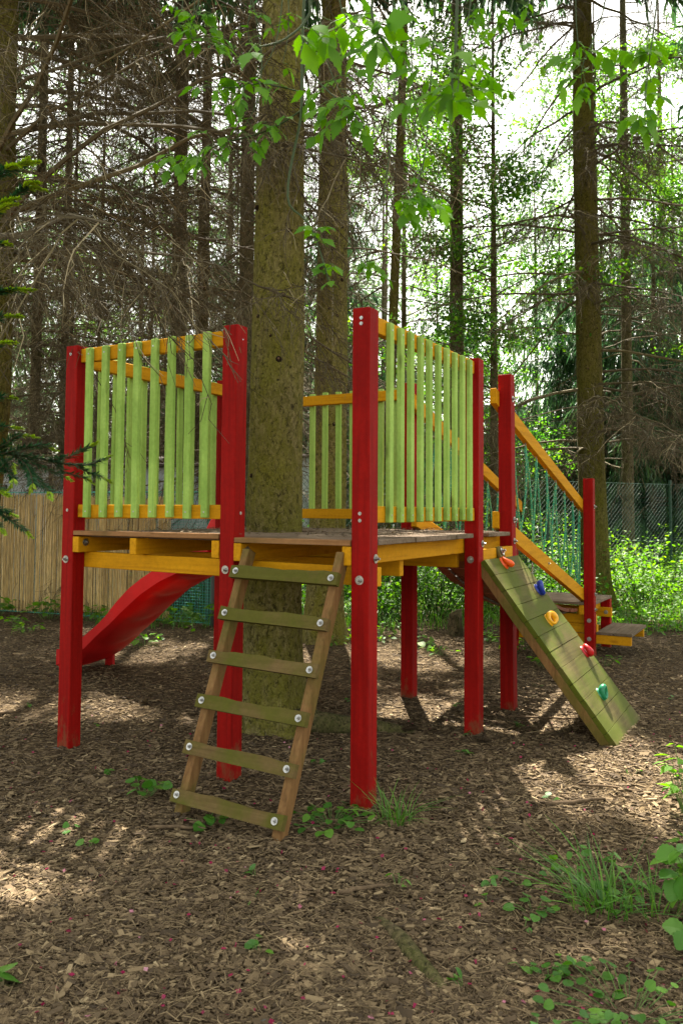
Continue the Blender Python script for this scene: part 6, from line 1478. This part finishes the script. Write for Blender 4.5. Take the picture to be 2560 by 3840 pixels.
for i, (x, y, n, h) in enumerate([(-7.0, 3.55, 40, .25), (-6.3, 3.8, 46, .3), (-5.7, 3.95, 30, .22), (-5.0, 4.0, 40, .35), (-4.5, 4.05, 40, .3), (-3.9, 4.3, 60, .45), (-7.6, 3.4, 40, .3)]):
    leafy_plant('weed', 'leafy weed growing along the foot of the reed fence', x, y, n, .26, h, (.05, .09), ROUND if i % 2 else GEUM, 1100 + i, 'weed', 'weeds along the reed fence', M_UNDER, (.2, 1))

# stone, root, sticks, cones
def blob(name, label, cat, c, rad, mat, seed, sq=(1, 1, .5)):
    bm = bmesh.new(); bmesh.ops.create_icosphere(bm, subdivisions=4, radius=1)
    for v in bm.verts:
        k = 1 + .28 * mnoise.noise(v.co * 1.3 + Vector((seed, 0, 0))) + .08 * mnoise.noise(v.co * 4 + Vector((seed, 3, 0)))
        v.co = Vector((v.co.x * k * rad * sq[0], v.co.y * k * rad * sq[1], v.co.z * k * rad * sq[2]))
    me = bpy.data.meshes.new(name); bm.to_mesh(me); bm.free(); me.materials.append(mat)
    for p in me.polygons: p.use_smooth = True
    o = link(name, me); o.location = c; return tag(o, label, cat)


m, nt, bs, out = newmat('grey_stone')
c_ = ramp(nt, noise(nt, coords(nt), 22, 8, .7), [(.3, (.03, .028, .022)), (.55, (.085, .08, .066)), (.72, (.22, .21, .185))]); c_ = mix(nt, ramp(nt, noise(nt, coords(nt), 9, 4), [(.55, g(0)), (.65, g(.7))]), c_, (.06, .075, .02))
nt.links.new(c_, bs.inputs['Base Color']); bs.inputs['Roughness'].default_value = .9; bump(nt, bs, noise(nt, coords(nt), 45, 6), .6, .006)
blob('stone', 'grey weathered stone half buried at the bottom edge of the mulch', 'stone', (.575, -1.46, -.012), .075, m, 2.0, (1.15, .9, .55))
B_ROOT = barkmat('root_bark', (.05, .038, .022), (.12, .09, .05), (.085, .10, .016), .6, 60, .7)
mb = MB(); P = spline([(.52, -.78, -.012), (.60, -.84, .004), (.68, -.90, .010), (.76, -.97, .006), (.86, -1.04, -.006), (.93, -1.10, -.02)], 26); tubes(mb, P[None], (.012 + .014 * np.sin(np.linspace(.2, 2.9, 26)))[None], 10)
o = link('tree_root', mb.mesh('tree_root', B_ROOT, True)); tag(o, 'mossy tree root surfacing through the mulch near the bottom', 'tree root')
mb = MB(); P = spline([(-.98, 1.0, .06), (-.83, 1.08, .045), (-.66, 1.20, .02), (-.48, 1.32, .0), (-.30, 1.38, -.03)], 26); tubes(mb, P[None], np.linspace(.085, .03, 26)[None], 10)
o = link('surface_root', mb.mesh('surface_root', B_ROOT, True)); tag(o, 'thick surface root running right from the platform tree', 'tree root')
M_STICK = simple('stick_wood', (.17, .115, .065), .9, 0, .2, .6, 30)
for i, (p0, p1, rad, lab) in enumerate([((.74, .50), (.95, .72), .010, 'curved pale stick lying on the mulch at right'), ((-.62, -.62), (-.42, -.48), .008, 'thin pale stick lying left of the ladder foot'), ((.80, .86), (1.12, .95), .006, 'long thin twig in the sun patch at right'),
                                   ((.36, -.72), (.50, -.55), .009, 'short thick wood piece in front of the grass'), ((-2.9, .15), (-2.75, .45), .012, 'pale stick near the left edge in the sun'), ((-.25, .35), (-.02, .30), .007, 'twig lying beneath the platform'), ((.1, 1.95), (.55, 2.1), .007, 'dark thin twig under the bridge shade')]):
    r = np.random.default_rng(1200 + i); a, b = np.array([*p0, gz(*p0) + .012]), np.array([*p1, gz(*p1) + .012]); P = a + (b - a) * np.linspace(0, 1, 9)[:, None] + np.cumsum(r.normal(0, .006, (9, 3)), 0) * np.array([1, 1, .3])
    mb = MB(); tubes(mb, P[None], (rad * np.array([.7, 1, 1.05, .95, 1, .9, .8, .7, .4]))[None], 6, cap=True); o = link('stick', mb.mesh('stick', M_STICK, True)); tag(o, lab, 'stick')
for i, (x, y, lab) in enumerate([(.16, 1.30, 'brown pine cone lying under the bridge side of the platform'), (-2.2, 1.05, 'dark pine cone in the shade near the slide'), (-.33, 1.36, 'pine cone beside the surface root')]):
    bm = bmesh.new(); K = 11
    mb = MB(); nsc = 60; kk = np.arange(nsc); u = kk / nsc; a = kk * 2.39996; rad_ = .022 * np.sin(np.pi * (.12 + .85 * u)) ; ax = np.array([math.cos(i * 2), math.sin(i * 2), 0]); s1 = np.array([-ax[1], ax[0], 0]); z_ = np.array([0, 0, 1.])
    c = np.array([x, y, gz(x, y) + .026]) + ax[None] * ((u - .5) * .10)[:, None]; rd = s1[None] * np.cos(a)[:, None] + z_[None] * np.sin(a)[:, None]
    rhombs(mb, c + rd * (rad_ * .3)[:, None], rd + ax[None] * .5, np.cross(rd, ax), rad_ * 1.1 + .004, np.full(nsc, .016), r.random(nsc) * .5); tubes(mb, np.stack([c[0], c[20], c[40], c[-1]])[None], np.array([[.006, .013, .013, .004]]), 8, tint=.1); bm.free()
    o = link('pine_cone', mb.mesh('pine_cone', M_CHIP)); tag(o, lab, 'pine cone')
